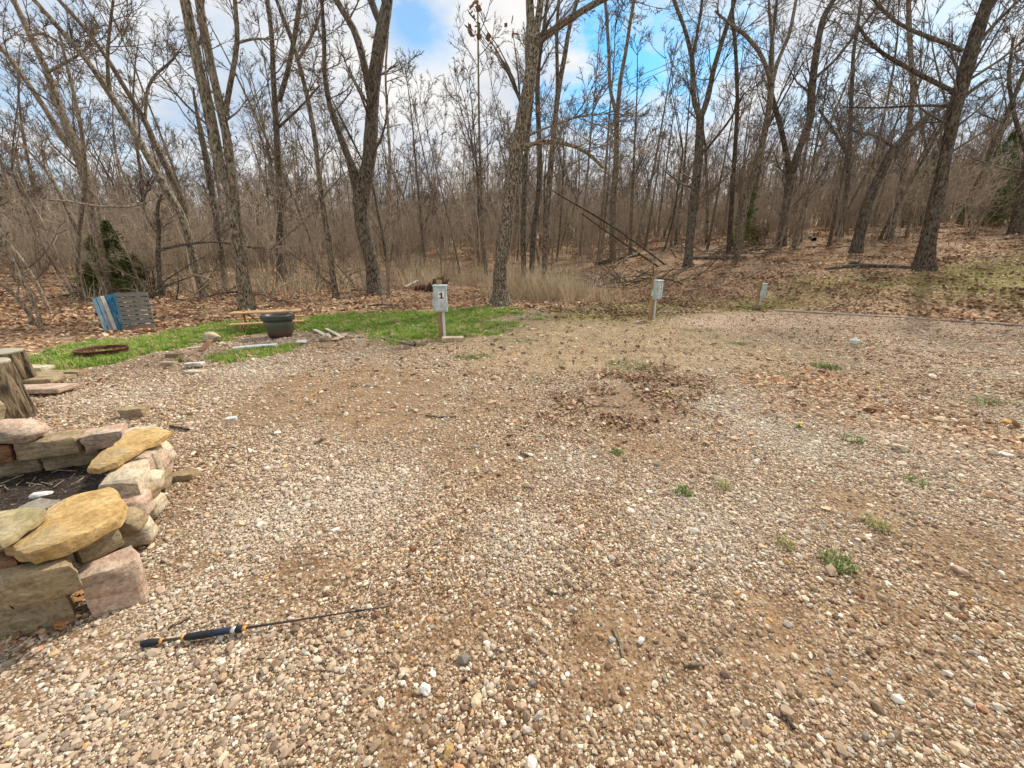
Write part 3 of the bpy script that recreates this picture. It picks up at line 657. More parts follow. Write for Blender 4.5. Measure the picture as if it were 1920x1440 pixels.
def hero(label, stems, bk=BARK, tw=TWIG, Y=None, base=None, wd=.6, nA=9, nB=6, nC=5, nD=3, lA=2.6, tmin=.35, flare=.5, name='bare_tree', rmin=.0065, angA=(.5, 1.15), cat='tree'):
    """stems: lists of (px, py, width_px) along each stem in the photograph; the first begins at the ground"""
    bx, by, _ = stems[0][0]; g = G(bx, by)
    if Y is not None: d = ray(bx, by); g = Vector((d.x / d.y * Y, Y, 0)); g.z = T(g.x, g.y)
    else: Y = g.y
    t = thing(name, label, cat, g); rs = np.random.RandomState(int(bx * 7 + by)); mains = []
    for k, st in enumerate(stems):
        pts, rad = [], []; lean = rs.uniform(-wd, wd)
        L0 = stems[0][0][1] - st[0][1]
        for i, (px, py, w) in enumerate(st):
            hfrac = max(0, (by - py)) / 500.0
            yy = Y + lean * (i / max(1, len(st) - 1)) * 1.3 * (1 if k else .4) + (mains_lean * hfrac if k else 0)
            if k == 0: mains_lean = lean * .52
            p = PY(px, py, yy); dd = (Vector((p.x, p.y, p.z - H))).length; obl = math.sqrt(((px - 960) / F) ** 2 + 1)
            pts.append(p - g); rad.append(max(.012, w * .42 / F * yy / math.cos(PITCH) * 1.0 / (obl ** .35)))
        if k == 0:
            pts[0] = Vector((pts[0].x, 0, -.12)); 
        mains.append((np.array(pts), np.array(rad)))
        stem_mesh('trunk' if k == 0 else 'limb', pts, rad, bk, t, 12 if rad[0] > .08 else 8, flare=flare if k == 0 else 0, rng=rs)
    grow = [m for m in mains]
    b = twigs_from(grow, rs, nA, nB, nC, nD, lA, tmin, rmin, angA)
    tubes('crown', b, tw, t)
    return t
hero('big leaning oak with dark flaky bark and a drooping limb, behind the post numbered 1', [
    [(940, 572, 34), (937, 500, 27), (950, 443, 25), (953, 367, 24), (957, 350, 25), (967, 293, 25), (980, 217, 22), (997, 133, 21), (1000, 83, 23), (993, 33, 14), (993, -40, 12), (990, -150, 7)],
    [(1003, 75, 14), (1010, 40, 12), (1014, -10, 11), (1030, -130, 7)],
    [(1002, 85, 14), (1020, 68, 12), (1047, 50, 11), (1087, 23, 10), (1113, 7, 10), (1160, -15, 9), (1230, -70, 5)],
    [(972, 284, 9), (983, 273, 8), (1000, 267, 7.5), (1033, 263, 7.5), (1067, 270, 7), (1100, 283, 7), (1120, 303, 6.5), (1132, 316, 5)],
    [(976, 262, 5), (1005, 246, 4), (1033, 237, 3.5), (1083, 217, 3), (1117, 213, 2)]], BARK_OAK, TWIG, nA=8, lA=2.2, tmin=.45, flare=.55)
hero('thick grey tree forking at head height into two trunks, left of the post numbered 1', [
    [(706, 552, 34), (702, 535, 30), (697, 487, 28), (680, 427, 29), (676, 375, 32), (693, 300, 25), (697, 233, 23), (700, 160, 22), (710, 93, 22), (717, 50, 22), (728, 0, 16), (735, -60, 13), (745, -150, 7)],
    [(676, 375, 24), (667, 333, 20), (655, 300, 15), (640, 260, 12), (623, 217, 10), (608, 150, 8), (608, 67, 7), (603, 0, 6), (600, -80, 4)],
    [(694, 170, 13), (687, 140, 13), (680, 110, 13), (670, 63, 12), (647, 27, 11), (630, 0, 11), (590, -80, 6)],
    [(714, 45, 13), (703, 20, 12), (694, 0, 11), (680, -90, 6)]], BARK_GREY, TWIG, nA=8, lA=2.0, tmin=.4, flare=.4)
hero('double trunk rising side by side from one mossy foot behind the picnic table', [
    [(465, 582, 28), (457, 533, 26), (447, 467, 18), (440, 367, 16), (430, 283, 15), (417, 217, 15), (400, 143, 14), (383, 60, 14), (373, 0, 14), (355, -90, 9)],
    [(452, 520, 18), (440, 433, 18), (427, 333, 19), (410, 317, 19), (397, 240, 18), (380, 160, 17), (363, 87, 17), (347, 0, 17), (325, -90, 12)],
    [(422, 215, 10), (433, 150, 9), (447, 77, 8), (440, 0, 7), (436, -70, 4)],
    [(447, 80, 5), (475, 72, 4), (507, 73, 3)]], BARK, TWIG, nA=7, lA=2.0, tmin=.5, flare=.5)
hero('pale leaning tree rising behind the two pallets at the left', [
    [(211, 553, 14), (187, 459, 15), (170, 399, 15), (173, 380, 16), (163, 350, 18), (150, 290, 22), (123, 233, 14), (103, 177, 13), (88, 133, 12), (57, 67, 10), (30, 10, 9), (5, -50, 6)],
    [(150, 290, 14), (118, 262, 11), (83, 200, 10), (43, 143, 9), (0, 85, 8), (-60, 20, 5)],
    [(90, 135, 6), (120, 118, 5), (145, 108, 4), (170, 80, 3)],
    [(57, 67, 5), (80, 60, 5), (105, 75, 4), (125, 95, 3)]], BARK_PALE, TWIG, nA=8, lA=2.0, tmin=.4)
hero('long tree leaning steeply left across the upper left, the lower of two that cross', [
    [(385, 562, 15), (367, 500, 15), (347, 417, 14), (340, 400, 14), (307, 347, 14), (277, 293, 13), (247, 237, 12), (207, 177, 12), (167, 117, 10), (117, 60, 9), (60, -5, 8), (10, -60, 5)],
    [(207, 177, 7), (200, 120, 6), (205, 60, 5), (212, 0, 4)]], BARK, TWIG, nA=9, lA=2.0, tmin=.4)
hero('long tree leaning left with a straighter stem, just right of a like leaner', [
    [(388, 545, 14), (353, 450, 12), (343, 383, 12), (320, 327, 12), (293, 277, 11), (273, 227, 10), (233, 163, 9), (200, 107, 8), (160, 53, 8), (110, 0, 7), (60, -60, 5)],
    [(272, 225, 6), (275, 165, 5), (290, 138, 5), (325, 115, 4), (335, 95, 3)]], BARK, TWIG, nA=8, lA=2.0, tmin=.4)
hero('broken snag with a jagged top beside the double trunk', [
    [(425, 545, 13), (410, 433, 12), (393, 333, 12), (385, 290, 11), (377, 253, 9), (368, 205, 6), (362, 163, 3)]], BARK_DARK, TWIG_DARK, nA=4, nB=3, nC=3, nD=0, lA=1.0, tmin=.3)
hero('straight dark trunk with a narrow fork, right of the double trunk', [
    [(527, 532, 16), (523, 467, 13), (527, 400, 13), (521, 293, 12), (516, 200, 10), (512, 133, 9), (510, 67, 8), (500, -10, 7), (490, -80, 4)],
    [(523, 190, 9), (540, 133, 8), (553, 67, 8), (563, 0, 7), (575, -70, 4)],
    [(521, 240, 5), (560, 205, 4), (600, 160, 3)]], BARK_DARK, TWIG, nA=9, lA=2.2, tmin=.35)
hero('slim dark tree leaning left, between the straight trunk and the thick grey tree', [
    [(630, 560, 12), (622, 500, 11), (613, 433, 11), (607, 400, 10), (597, 317, 9), (587, 233, 8), (573, 167, 8), (553, 90, 7), (523, 17, 6), (505, -50, 4)],
    [(560, 110, 5), (590, 60, 4), (605, 10, 3)]], BARK, TWIG, nA=9, lA=2.0, tmin=.35)
hero('slender pale sapling against the thick grey tree', [
    [(728, 560, 8), (727, 433, 8), (730, 367, 7), (732, 300, 6), (727, 233, 5), (722, 133, 4), (728, 60, 3)]], BARK_PALE, TWIG, nA=7, lA=1.5, nD=2, flare=.2)
hero('slim trunk standing close behind the leaning oak', [
    [(982, 478, 12), (982, 400, 10), (984, 317, 9), (992, 230, 8), (1000, 150, 7), (1010, 60, 5)]], BARK_DARK, TWIG, Y=18, nA=8, lA=2.0)
hero('second dark trunk of the cluster right of the oak', [
    [(997, 480, 12), (1000, 430, 11), (1010, 367, 10), (1013, 300, 9), (1008, 200, 9), (1008, 133, 8), (1020, 50, 6), (1030, -30, 4)]], BARK_DARK, TWIG, Y=19, nA=9, lA=2.2)
hero('tall slender trunk forking high, rightmost of the cluster beside the oak', [
    [(1020, 485, 13), (1025, 420, 12), (1031, 333, 11), (1038, 250, 10), (1047, 167, 9), (1060, 100, 8), (1067, 50, 7), (1083, 0, 6), (1100, -60, 4)],
    [(1045, 175, 7), (1045, 120, 6), (1043, 67, 6), (1048, 0, 5), (1050, -60, 3)]], BARK, TWIG, Y=18, nA=9, lA=2.2)
hero('slim tree with a high wineglass fork against the blue sky', [
    [(1150, 492, 14), (1148, 440, 12), (1150, 367, 11), (1155, 300, 10), (1157, 213, 9)],
    [(1157, 218, 8), (1143, 165, 6), (1142, 100, 6), (1135, 0, 5), (1130, -60, 3)],
    [(1157, 218, 8), (1163, 150, 7), (1173, 100, 6), (1183, 33, 6), (1191, -10, 5), (1200, -70, 3)]], BARK, TWIG, nA=7, lA=1.8, tmin=.3, angA=(.7, 1.3))
hero('tall tree with a dark foot and a many-forked top behind the post numbered 2', [
    [(1290, 500, 18), (1292, 460, 16), (1300, 383, 17), (1310, 300, 16), (1313, 220, 14)],
    [(1313, 222, 11), (1300, 187, 9), (1298, 107, 8), (1283, 50, 6), (1263, 0, 6), (1245, -60, 4)],
    [(1298, 110, 6), (1310, 50, 5), (1317, 0, 5), (1320, -60, 3)],
    [(1314, 220, 11), (1327, 187, 10), (1337, 133, 9), (1357, 67, 8), (1373, 17, 7), (1390, -40, 5)],
    [(1320, 285, 6), (1345, 255, 5), (1370, 225, 4), (1395, 175, 3)]], BARK_DARK, TWIG, nA=8, lA=2.2, tmin=.2)
hero('straight slender dark tree right of the many-forked one', [
    [(1372, 440, 10), (1377, 300, 8), (1383, 200, 7), (1380, 100, 6), (1373, 33, 6), (1375, -40, 4)]], BARK_DARK, TWIG_DARK, Y=24, nA=9, lA=2.2)
hero('tree with a wide open fork between two dark trunks, above the brown leafy bush', [
    [(1385, 462, 13), (1395, 400, 12), (1407, 350, 11), (1427, 283, 11), (1440, 217, 11), (1447, 160, 10)],
    [(1447, 160, 8), (1437, 125, 7), (1427, 100, 7), (1393, 60, 6), (1370, 47, 5), (1340, 20, 3)],
    [(1447, 160, 8), (1457, 117, 7), (1480, 67, 6), (1493, 0, 5), (1500, -60, 3)],
    [(1447, 160, 6), (1450, 90, 5), (1443, 33, 5), (1440, -40, 3)]], BARK, TWIG, Y=21, nA=8, lA=2.2, tmin=.2)
hero('dark tree forking low into a pronounced V on the leafy slope', [
    [(1464, 460, 19), (1468, 430, 16), (1477, 367, 15), (1482, 327, 17)],
    [(1482, 332, 12), (1467, 250, 9), (1453, 200, 9), (1443, 167, 8), (1445, 100, 6), (1455, 20, 5), (1460, -50, 3)],
    [(1482, 332, 14), (1497, 283, 13), (1520, 227, 14), (1522, 160, 13), (1533, 83, 11), (1543, 33, 10), (1563, 0, 9), (1590, -50, 5)],
    [(1523, 150, 6), (1560, 120, 5), (1600, 70, 5), (1640, 20, 4), (1680, -30, 3)]], BARK_DARK, TWIG_DARK, nA=9, lA=2.4, tmin=.3)
hero('dark trunk bending right in an arc towards the large mossy tree', [
    [(1612, 442, 22), (1626, 383, 19), (1640, 350, 18), (1654, 322, 17), (1675, 276, 16), (1706, 252, 14), (1736, 218, 12), (1767, 200, 11), (1800, 185, 9), (1850, 150, 6)],
    [(1675, 276, 7), (1640, 250, 5), (1615, 253, 4), (1590, 240, 3)]], BARK_DARK, TWIG_DARK, Y=20, nA=8, lA=2.2, tmin=.35)
hero('large mossy tree leaning right on the slope, with long limbs reaching left', [
    [(1732, 504, 36), (1741, 444, 29), (1757, 368, 26), (1770, 307, 21), (1780, 261, 20), (1792, 200, 22), (1811, 133, 25), (1830, 67, 24), (1853, 0, 20), (1885, -80, 12)],
    [(1797, 178, 8), (1765, 160, 8), (1730, 143, 8), (1690, 120, 7), (1657, 103, 6), (1627, 77, 6), (1610, 50, 4)],
    [(1805, 95, 7), (1775, 82, 7), (1753, 73, 7), (1707, 57, 6), (1663, 30, 5), (1640, 0, 5), (1610, -30, 3)],
    [(1790, 200, 6), (1747, 197, 5), (1690, 200, 4), (1630, 203, 3), (1580, 200, 2)],
    [(1820, 100, 9), (1850, 60, 7), (1890, 20, 6), (1930, -20, 4)],
    [(1800, 160, 7), (1840, 135, 6), (1880, 110, 5), (1925, 70, 4)]], BARK_DARK, TWIG_DARK, nA=9, lA=2.6, tmin=.35)
hero('slim dark tree behind the V-shaped one on the slope', [
    [(1583, 410, 11), (1590, 340, 9), (1593, 283, 8), (1597, 167, 7), (1600, 100, 6), (1612, 20, 5), (1622, -50, 3)],
    [(1585, 285, 5), (1560, 240, 5), (1535, 205, 4)]], BARK_DARK, TWIG_DARK, Y=26, nA=9, lA=2.2)
hero('greenish slim trunk behind the arc-shaped one', [
    [(1682, 400, 12), (1695, 320, 10), (1703, 250, 9), (1713, 167, 9), (1707, 100, 8), (1703, 0, 7), (1705, -60, 4)]], BARK, TWIG_DARK, Y=23, nA=9, lA=2.2)
hero('dark trunk cut by the right edge of the view, high on the slope', [
    [(1912, 414, 22), (1925, 330, 20), (1940, 250, 18), (1960, 150, 16), (1985, 40, 12)],
    [(1930, 300, 9), (1905, 230, 7), (1890, 150, 6), (1900, 70, 4)]], BARK_DARK, TWIG_DARK, Y=21, nA=9, lA=2.6, tmin=.2)
hero('young bowed tree arching left at the far left edge', [
    [(66, 614, 9), (57, 583, 9), (33, 553, 9), (0, 528, 9), (-40, 505, 8), (-90, 490, 5)]], BARK_PALE, TWIG, nA=6, nD=2, lA=1.4, flare=.3)
hero('young slim tree sharing its foot with the bowed one at the left', [
    [(77, 614, 8), (67, 567, 8), (43, 530, 7), (20, 483, 7), (5, 440, 6), (-15, 380, 4)]], BARK_PALE, TWIG, nA=6, nD=2, lA=1.4, flare=.3)
hero('young tree leaning left behind the bowed pair', [
    [(95, 590, 8), (75, 540, 8), (50, 500, 7), (30, 470, 7), (10, 450, 6), (-30, 400, 4)]], BARK_PALE, TWIG, nA=6, nD=2, lA=1.6, flare=.3)
hero('dark tangled tree standing behind the bowed pair at the far left', [
    [(150, 560, 9), (145, 500, 9), (150, 420, 8), (160, 340, 8), (155, 250, 7), (135, 160, 6), (110, 60, 4)],
    [(148, 440, 7), (120, 380, 6), (90, 320, 5), (40, 270, 4)]], BARK, TWIG, Y=14, nA=7, lA=2.0)
hero('thin dark snag with a crooked fork left of the double trunk', [
    [(300, 545, 10), (295, 480, 9), (300, 420, 8), (290, 390, 7), (303, 365, 4)],
    [(296, 470, 7), (330, 460, 6), (400, 452, 5), (480, 465, 4)],
    [(296, 440, 5), (270, 400, 4), (262, 340, 3)]], BARK_DARK, TWIG_DARK, Y=15, nA=5, nD=2, lA=1.2, tmin=.2)

# trees of the wood behind: a dozen kinds, each copied many times
def proto_tree(seed, h, fork):
    rs = np.random.RandomState(seed); root = bpy.data.objects.new('woodland_tree', None); C.objects.link(root)
    def path(p0, d, ln, n, r0, r1, wob, up):
        pts = [np.array(p0, float)]; d = np.array(d, float); d /= np.linalg.norm(d)
        for i in range(n - 1):
            d = d + rs.normal(0, wob, 3) + np.array([0, 0, up]); d /= np.linalg.norm(d); pts.append(pts[-1] + d * ln / (n - 1))
        return np.array(pts), np.linspace(r0, r1, n)
    r0 = h * rs.uniform(.0055, .0095); d0 = [rs.normal(0, .05), rs.normal(0, .05), 1]
    mains = [path((0, 0, -.3), d0, h * (.95 if not fork else .55), 9, r0, r0 * (.15 if not fork else .7), .05, .02)]
    if fork:
        e = mains[0][0][-1]
        for s in (-1, 1): 
            a = rs.uniform(0, 6.28); mains.append(path(e, [.35 * s * math.cos(a), .35 * s * math.sin(a), 1], h * .5, 7, r0 * .6, r0 * .1, .07, .03))
    stem_mesh('trunk', *mains[0], BARK if seed % 3 else BARK_DARK, root, 7, n=10, flare=.3, rng=rs)
    for m_ in mains[1:]: stem_mesh('limb', *m_, BARK if seed % 3 else BARK_DARK, root, 6, n=8, rng=rs)
    tubes('crown', twigs_from(mains, rs, 13 if not fork else 6, 5, 5, 3 if seed % 2 else 2, h * .17, .25, .009, (.45, 1.05)), TWIG if seed % 2 else TWIG_DARK, root)
    return root
def proto_brush(seed, h, nst):
    rs = np.random.RandomState(seed); b = []
    root = bpy.data.objects.new('sapling', None); C.objects.link(root)
    a = rs.uniform(0, 6.28, nst); P = np.zeros((nst, 6, 3)); d = np.stack([np.cos(a) * .14, np.sin(a) * .14, np.ones(nst)], 1) + rs.normal(0, .07, (nst, 3)); P[:, 0, :2] = rs.normal(0, .12, (nst, 2)); P[:, 0, 2] = -.1
    ln = h * rs.uniform(.6, 1.1, nst)
    for j in range(1, 6):
        d = d + rs.normal(0, .1, (nst, 3)); d /= np.linalg.norm(d, axis=1, keepdims=True); P[:, j] = P[:, j - 1] + d * (ln / 5)[:, None]
    Rr = np.linspace(1, .3, 6)[None] * rs.uniform(.014, .034, nst)[:, None]
    tubes('stem', [(P, Rr, 4)], BRUSH, root)
    A, rA = children(P, Rr, 10, .2, 1, .30, (.5, 1.2), 5, rs, .04, .15, .5, .006); B, rB = children(A, rA, 5, .15, 1, .5, (.4, 1.1), 4, rs, .02, .16, .7, .005); D, rD = children(B, rB, 3, .2, 1, .55, (.4, 1.1), 3, rs, 0, .2, .8, .0045)
    tubes('crown', [(A, rA, 3), (B, rB, 3), (D, rD, 3)], BRUSH, root)
    return root
def place(root, x, y, rz, s, label, cat, group, first, zs=1.0, tilt=0):
    o = root if first else root.copy()
    if not first:
        C.objects.link(o)
        for ch in root.children:
            c = ch.copy(); C.objects.link(c); c.parent = o
    o.location = (x, y, T(x, y)); o.rotation_euler = (tilt * math.sin(rz), tilt * math.cos(rz), rz); o.scale = (s, s, s * zs)
    return tag(o, label, cat, group)
def wood():
    rs = np.random.RandomState(77); protos = [proto_tree(s, 13 + (s * 1.7) % 5, s % 3 == 0) for s in range(11)]
    used = [False] * 11; used_pts = []; n = 0; tries = 0
    while n < 230 and tries < 20000:
        tries += 1
        y = 23 + rs.uniform(0, 1) ** .9 * 34; x = rs.uniform(-1.42, 1.42) * y
        if any((x - a) ** 2 + (y - b) ** 2 < (1.2 + .02 * y) ** 2 for a, b in used_pts): continue
        used_pts.append((x, y)); k = n % 11
        s = rs.uniform(.7, 1.05) * (1.0 if abs(x) > y * .3 else .92)
        place(protos[k], x, y, rs.uniform(0, 6.28), s, 'bare grey-brown tree of the wood behind the lot', 'tree', 'trees of the wood', not used[k], rs.uniform(.85, 1.1), abs(rs.normal(0, .02))); used[k] = True; n += 1
    # the far mass of the same wood
    far = []
    for k in range(11):
        pass
    br = [proto_brush(200 + s, 3.4 + s * .8, (5, 3, 6, 2, 3, 2)[s]) for s in range(6)]; ub = [False] * 6; n = 0
    while n < 285:
        y = 14.5 + rs.uniform(0, 1) ** .9 * 24; x = rs.uniform(-1.4, 1.4) * y
        z = zones(np.array([x]), np.array([y]))
        if z['litter'][0] < .9: continue
        dR = (x - 9.1) * .64 + (y - 13.9) * .77
        if x > 1 and dR < (4.0 if x < 7 else 11.5): continue
        if -9 < x < 1 and y < 18: continue
        k = n % 6; place(br[k], x, y, rs.uniform(0, 6.28), rs.uniform(.6, 1.15), 'thin bare sapling in the undergrowth of the wood', 'sapling', 'saplings in the undergrowth', not ub[k]); ub[k] = True; n += 1
    # beyond the counted trees and saplings: the rest of the wood as one mass
    src = []
    for p in protos[:6] + br:
        bm_v = []; 
        ms = [c.data for c in p.children]; o = bpy.data.objects.new('k', None)
        vs, fs, off = [], [], 0
        for m_ in ms:
            v = np.empty(len(m_.vertices) * 3, np.float32); m_.vertices.foreach_get('co', v); f = np.empty(len(m_.loops), np.int32); m_.loops.foreach_get('vertex_index', f)
            vs.append(v.reshape(-1, 3)); fs.append(f.reshape(-1, 4) + off); off += len(m_.vertices)
        src.append(link('k', mk('k', np.concatenate(vs), np.concatenate(fs), True), TWIG if p in protos else BRUSH))
    n1, n2 = 560, 1650
    y = np.r_[rs.uniform(46, 118, n1), 21 + rs.uniform(0, 1, n2) ** .75 * 62]; x = rs.uniform(-1.45, 1.45, n1 + n2) * y
    idx = np.r_[rs.randint(0, 6, n1), rs.randint(6, 12, n2)]; dR = (x - 9.1) * .64 + (y - 13.9) * .77
    k = ~((idx > 5) & (((x > 1) & (dR < np.where(x < 7, 5.5, 12))) | ((x > -9) & (x < 1) & (y < 19)))); x = x[k]; y = y[k]; idx = idx[k]; n = len(x)
    s = np.where(idx < 6, rs.uniform(.8, 1.1, n), rs.uniform(.6, 1.3, n) * (1 + np.clip(y - 35, 0, 50) * .018))
    o = scatter('distant_undergrowth', src, np.stack([x, y, terr(x, y)], 1), np.stack([0 * x, 0 * x, rs.uniform(0, 6.28, n)], 1), np.repeat(s[:, None], 3, 1), idx, np.ones((n, 3)))
    tag(o, 'mass of bare twigs and brush deep in the wood', kind='stuff')
wood()

# evergreens
CED = MT('cedar_green', .8); CED.col(CED.ramp(CED.noise(CED.coord('Object'), 2.2, 4, .6), [(.3, (.035, .065, .014)), (.5, (.09, .14, .028)), (.7, (.22, .20, .05))])); CEDAR = CED.m
def cedar(px, py, tops, w, h, seed, label, Y=None, dens=1.0):
    g = G(px, py)
    if Y: d = ray(px, py); g = Vector((d.x / d.y * Y, Y, 0)); g.z = T(g.x, g.y)
    t = thing('cedar_tree', label, 'cedar tree', g); rs = np.random.RandomState(seed)
    for (ox, hh) in tops:
        stem_mesh('trunk', [(ox * .3, 0, -.1), (ox, 0, hh * .5), (ox, 0, hh * .97)], [.05, .03, .008], BARK, t, 6, rng=rs)
    V = []; Fc = []; n = int(5200 * dens)
    for i in range(n):
        ox, hh = tops[rs.randint(len(tops))]; z = hh * (rs.uniform(.04, 1) ** 1.15); env = w * (1 - z / hh) ** .75 * (.7 + .3 * math.sin(z * 9 + ox * 5)); a = rs.uniform(0, 6.28)
        r = env * rs.uniform(.25, 1.05) * (1 + .22 * math.sin(a * 5 + z * 3)); c = np.array([ox + r * math.cos(a), r * math.sin(a), z - r * .12])
        out_ = np.array([math.cos(a), math.sin(a), rs.uniform(-.2, .9)]); out_ /= np.linalg.norm(out_); sd = np.cross(out_, rs.normal(0, 1, 3)); sd /= np.linalg.norm(sd)
        ln = rs.uniform(.08, .24); b = len(V); V += [c - sd * .02, c + sd * .02, c + out_ * ln + rs.normal(0, .02, 3)]; Fc.append((b, b + 1, b + 2))
    link('crown', mk('crown', V, np.array(Fc)), CEDAR, t)
cedar(232, 550, [(.1, 2.75), (-.55, 2.2), (.8, 1.5), (-.9, 1.2)], 1.15, 2.8, 1, 'small green cedar with a ragged cone shape, behind the pallets', dens=2.4)
cedar(1392, 440, [(0, 4.0)], 1.1, 4.0, 2, 'faint olive cedar behind the slender dark tree on the slope', Y=26, dens=.6)
cedar(455, 470, [(0, 3.6)], .7, 3.6, 3, 'rusty olive cedar right of the double trunk', Y=24, dens=.5)
cedar(1850, 400, [(0, 5.0), (1.2, 3.8)], 2.2, 5.0, 4, 'big dark cedar in the brush at the right edge', Y=25, dens=1.6)
cedar(1725, 380, [(0, 4.6)], 1.2, 4.6, 5, 'slim dark cedar behind the arc-shaped trunk', Y=28, dens=.6)
# beech-like bush that keeps its brown leaves
def leafy_bush():
    g = G(1415, 458); t = thing('leafy_bush', 'rust brown bush still holding its dead leaves on the slope', 'bush', g); rs = np.random.RandomState(9)
    n = 14; a = rs.uniform(0, 6.28, n); P = np.zeros((n, 5, 3)); d = np.stack([np.cos(a) * .4, np.sin(a) * .4, np.ones(n)], 1)
    for j in range(1, 5): P[:, j] = P[:, j - 1] + (d + rs.normal(0, .15, (n, 3))) * .3; d[:, 2] -= .15
    tubes('stem', [(P, np.full((n, 5), .01), 4)], BRUSH, t)
    LM = MT('dead_leaf', .8); LM.col(LM.ramp(LM.noise(LM.coord('Object'), 9), [(.3, (.16, .08, .04)), (.7, (.46, .27, .15))]))
    V = []; Fc = []
    for i in range(1500):
        k = rs.randint(n); f = rs.uniform(.3, 1) * 4; j = min(3, int(f)); c = P[k, j] * (1 - (f - j)) + P[k, j + 1] * (f - j) + rs.normal(0, .13, 3); c[2] = max(.05, c[2]); u = rs.normal(0, .035, 3); v = rs.normal(0, .035, 3); b = len(V)
        V += [c - u, c + v, c + u, c - v]; Fc.append((b, b + 1, b + 2, b + 3))
    link('crown', mk('crown', V, np.array(Fc)), LM.m, t)
leafy_bush()
def tangle(px, py, Y, n, label, sx, hh, seed):
    d = ray(px, py); g = Vector((d.x / d.y * Y, Y, 0)); g.z = T(g.x, g.y); rs = np.random.RandomState(seed); P = np.zeros((n, 7, 3))
    P[:, 0] = np.stack([rs.normal(0, sx, n), rs.normal(0, .7, n), rs.uniform(0, .25, n)], 1); a = rs.uniform(0, 6.28, n); dd = np.stack([np.cos(a), np.sin(a) * .5, rs.uniform(.05, hh, n)], 1); ln = rs.uniform(.8, 3.2, n)
    for j in range(1, 7):
        dd = dd + rs.normal(0, .14, (n, 3)) - np.array([0, 0, .09]); dd /= np.linalg.norm(dd, axis=1, keepdims=True); P[:, j] = P[:, j - 1] + dd * (ln / 6)[:, None]; P[:, j, 2] = np.maximum(P[:, j, 2], .02)
    Rr = rs.uniform(.012, .04, n)[:, None] * np.linspace(1, .3, 7)[None]; A, rA = children(P, Rr, 5, .2, 1, .4, (.4, 1.1), 5, rs, -.02, .2, .6, .006)
    t = thing('brush_pile', label, 'brush pile', g); k = n // 2
    tubes('dark_branches', [(P[:k], Rr[:k], 5)], BARK_DARK, t)['kind'] = 'stuff'; tubes('pale_branches', [(P[k:], Rr[k:], 5), (A, rA, 3)], TWIG, t)['kind'] = 'stuff'
tangle(1180, 480, 19.5, 60, 'tangle of fallen branches around the wineglass tree', 1.7, .8, 1)
tangle(1420, 460, 23, 34, 'heap of dead branches behind the brown leafy bush', 1.8, .7, 2)
tangle(330, 545, 14.5, 40, 'tangle of arching dead boughs left of the double trunk', 1.4, 1.1, 3)
tangle(620, 545, 18, 26, 'loose tangle of thin boughs beside the thick grey tree', 1.6, 1.1, 4)
# dead leaves that cling to the oak's twigs
# fallen timber
def log(pts, w, label, name='fallen_log', mat=BARK_DARK, Y=None, lift=.5, cat='fallen log', twig=False):
    P = []
    for i, (px, py) in enumerate(pts):
        if Y: q = PY(px, py, Y[i] if isinstance(Y, (list, tuple)) else Y)
        else: q = G(px, py) + Vector((0, 0, 0))
        P.append(q)
    g = P[0].copy(); r = [x_ * .5 / F * P[i].y for i, x_ in enumerate(w)]
    if not Y: P = [p + Vector((0, 0, rr * lift)) for p, rr in zip(P, r)]
    o = stem_mesh(name, [p - g for p in P], r, mat, None, 8, n=max(5, len(pts) * 3)); o.location = g
    return tag(o, label, cat)
log([(1250, 499), (1197, 458), (1150, 425), (1100, 395), (1060, 372), (1033, 356)], [3.4, 3.4, 3.4, 3, 2.6, 1.5], 'long dead tree fallen slantwise through the brush right of the oak', mat=BARK_DARK, Y=[22.5, 22.5, 22.6, 22.8, 23, 23.2])
log([(1236, 501), (1175, 460), (1120, 422), (1090, 400)], [3.4, 3.4, 3, 2], 'dark fallen trunk lying under the long slanting one', Y=[22.2, 22.3, 22.5, 22.7])
log([(1118, 497), (1150, 490), (1198, 480)], [7, 7, 5], 'dark rotten log at the foot of the slim wineglass tree')
log([(1295, 487), (1340, 486), (1398, 487)], [7, 8, 9], 'dark log lying level on the leaves behind the post numbered 2')
log([(1547, 506), (1600, 501), (1650, 502), (1712, 503)], [5, 7, 8, 5], 'long dark branch lying left of the large mossy tree')
log([(1478, 425), (1500, 435), (1526, 452)], [5, 6, 8], 'short grey log sloping down to the leaves right of the V-shaped tree', mat=BARK)
log([(1150, 498), (1172, 484), (1200, 472)], [2.5, 2.5, 2], 'thin bleached branch propped across the rotten log', 'fallen_branch', BARK_PALE, Y=[18.3, 18.5, 18.8], cat='branch')
log([(1205, 508), (1230, 488), (1255, 462)], [2.5, 2.5, 2], 'thin pale branch slanting up from the leaves left of the many-forked tree', 'fallen_branch', BARK_PALE, Y=[18.2, 18.4, 18.6], cat='branch')
log([(1268, 484), (1250, 455), (1230, 433)], [3, 2.5, 2], 'pale branch slanting the other way in the brush', 'fallen_branch', BARK_PALE, Y=[19, 19.2, 19.4], cat='branch')
log([(640, 583), (672, 578), (710, 572), (748, 574)], [3, 4, 4, 3], 'crooked stick on the leaves in front of the thick grey tree', 'fallen_branch', BARK_DARK, cat='branch')
log([(660, 548), (690, 543)], [7, 6], 'dark log end beside the thick grey tree')
log([(90, 375), (130, 377), (180, 387), (250, 388), (290, 372)], [2.5, 3, 3.5, 3, 2], 'pale bare bough stretching level across the left brush', 'fallen_branch', BARK_PALE, Y=[11, 11.3, 11.6, 12, 12.2], cat='branch')
log([(310, 532), (345, 513), (385, 518), (425, 540)], [2.5, 2.5, 2.5, 2], 'arched pale bough left of the double trunk', 'fallen_branch', BARK_PALE, Y=12.5, cat='branch')
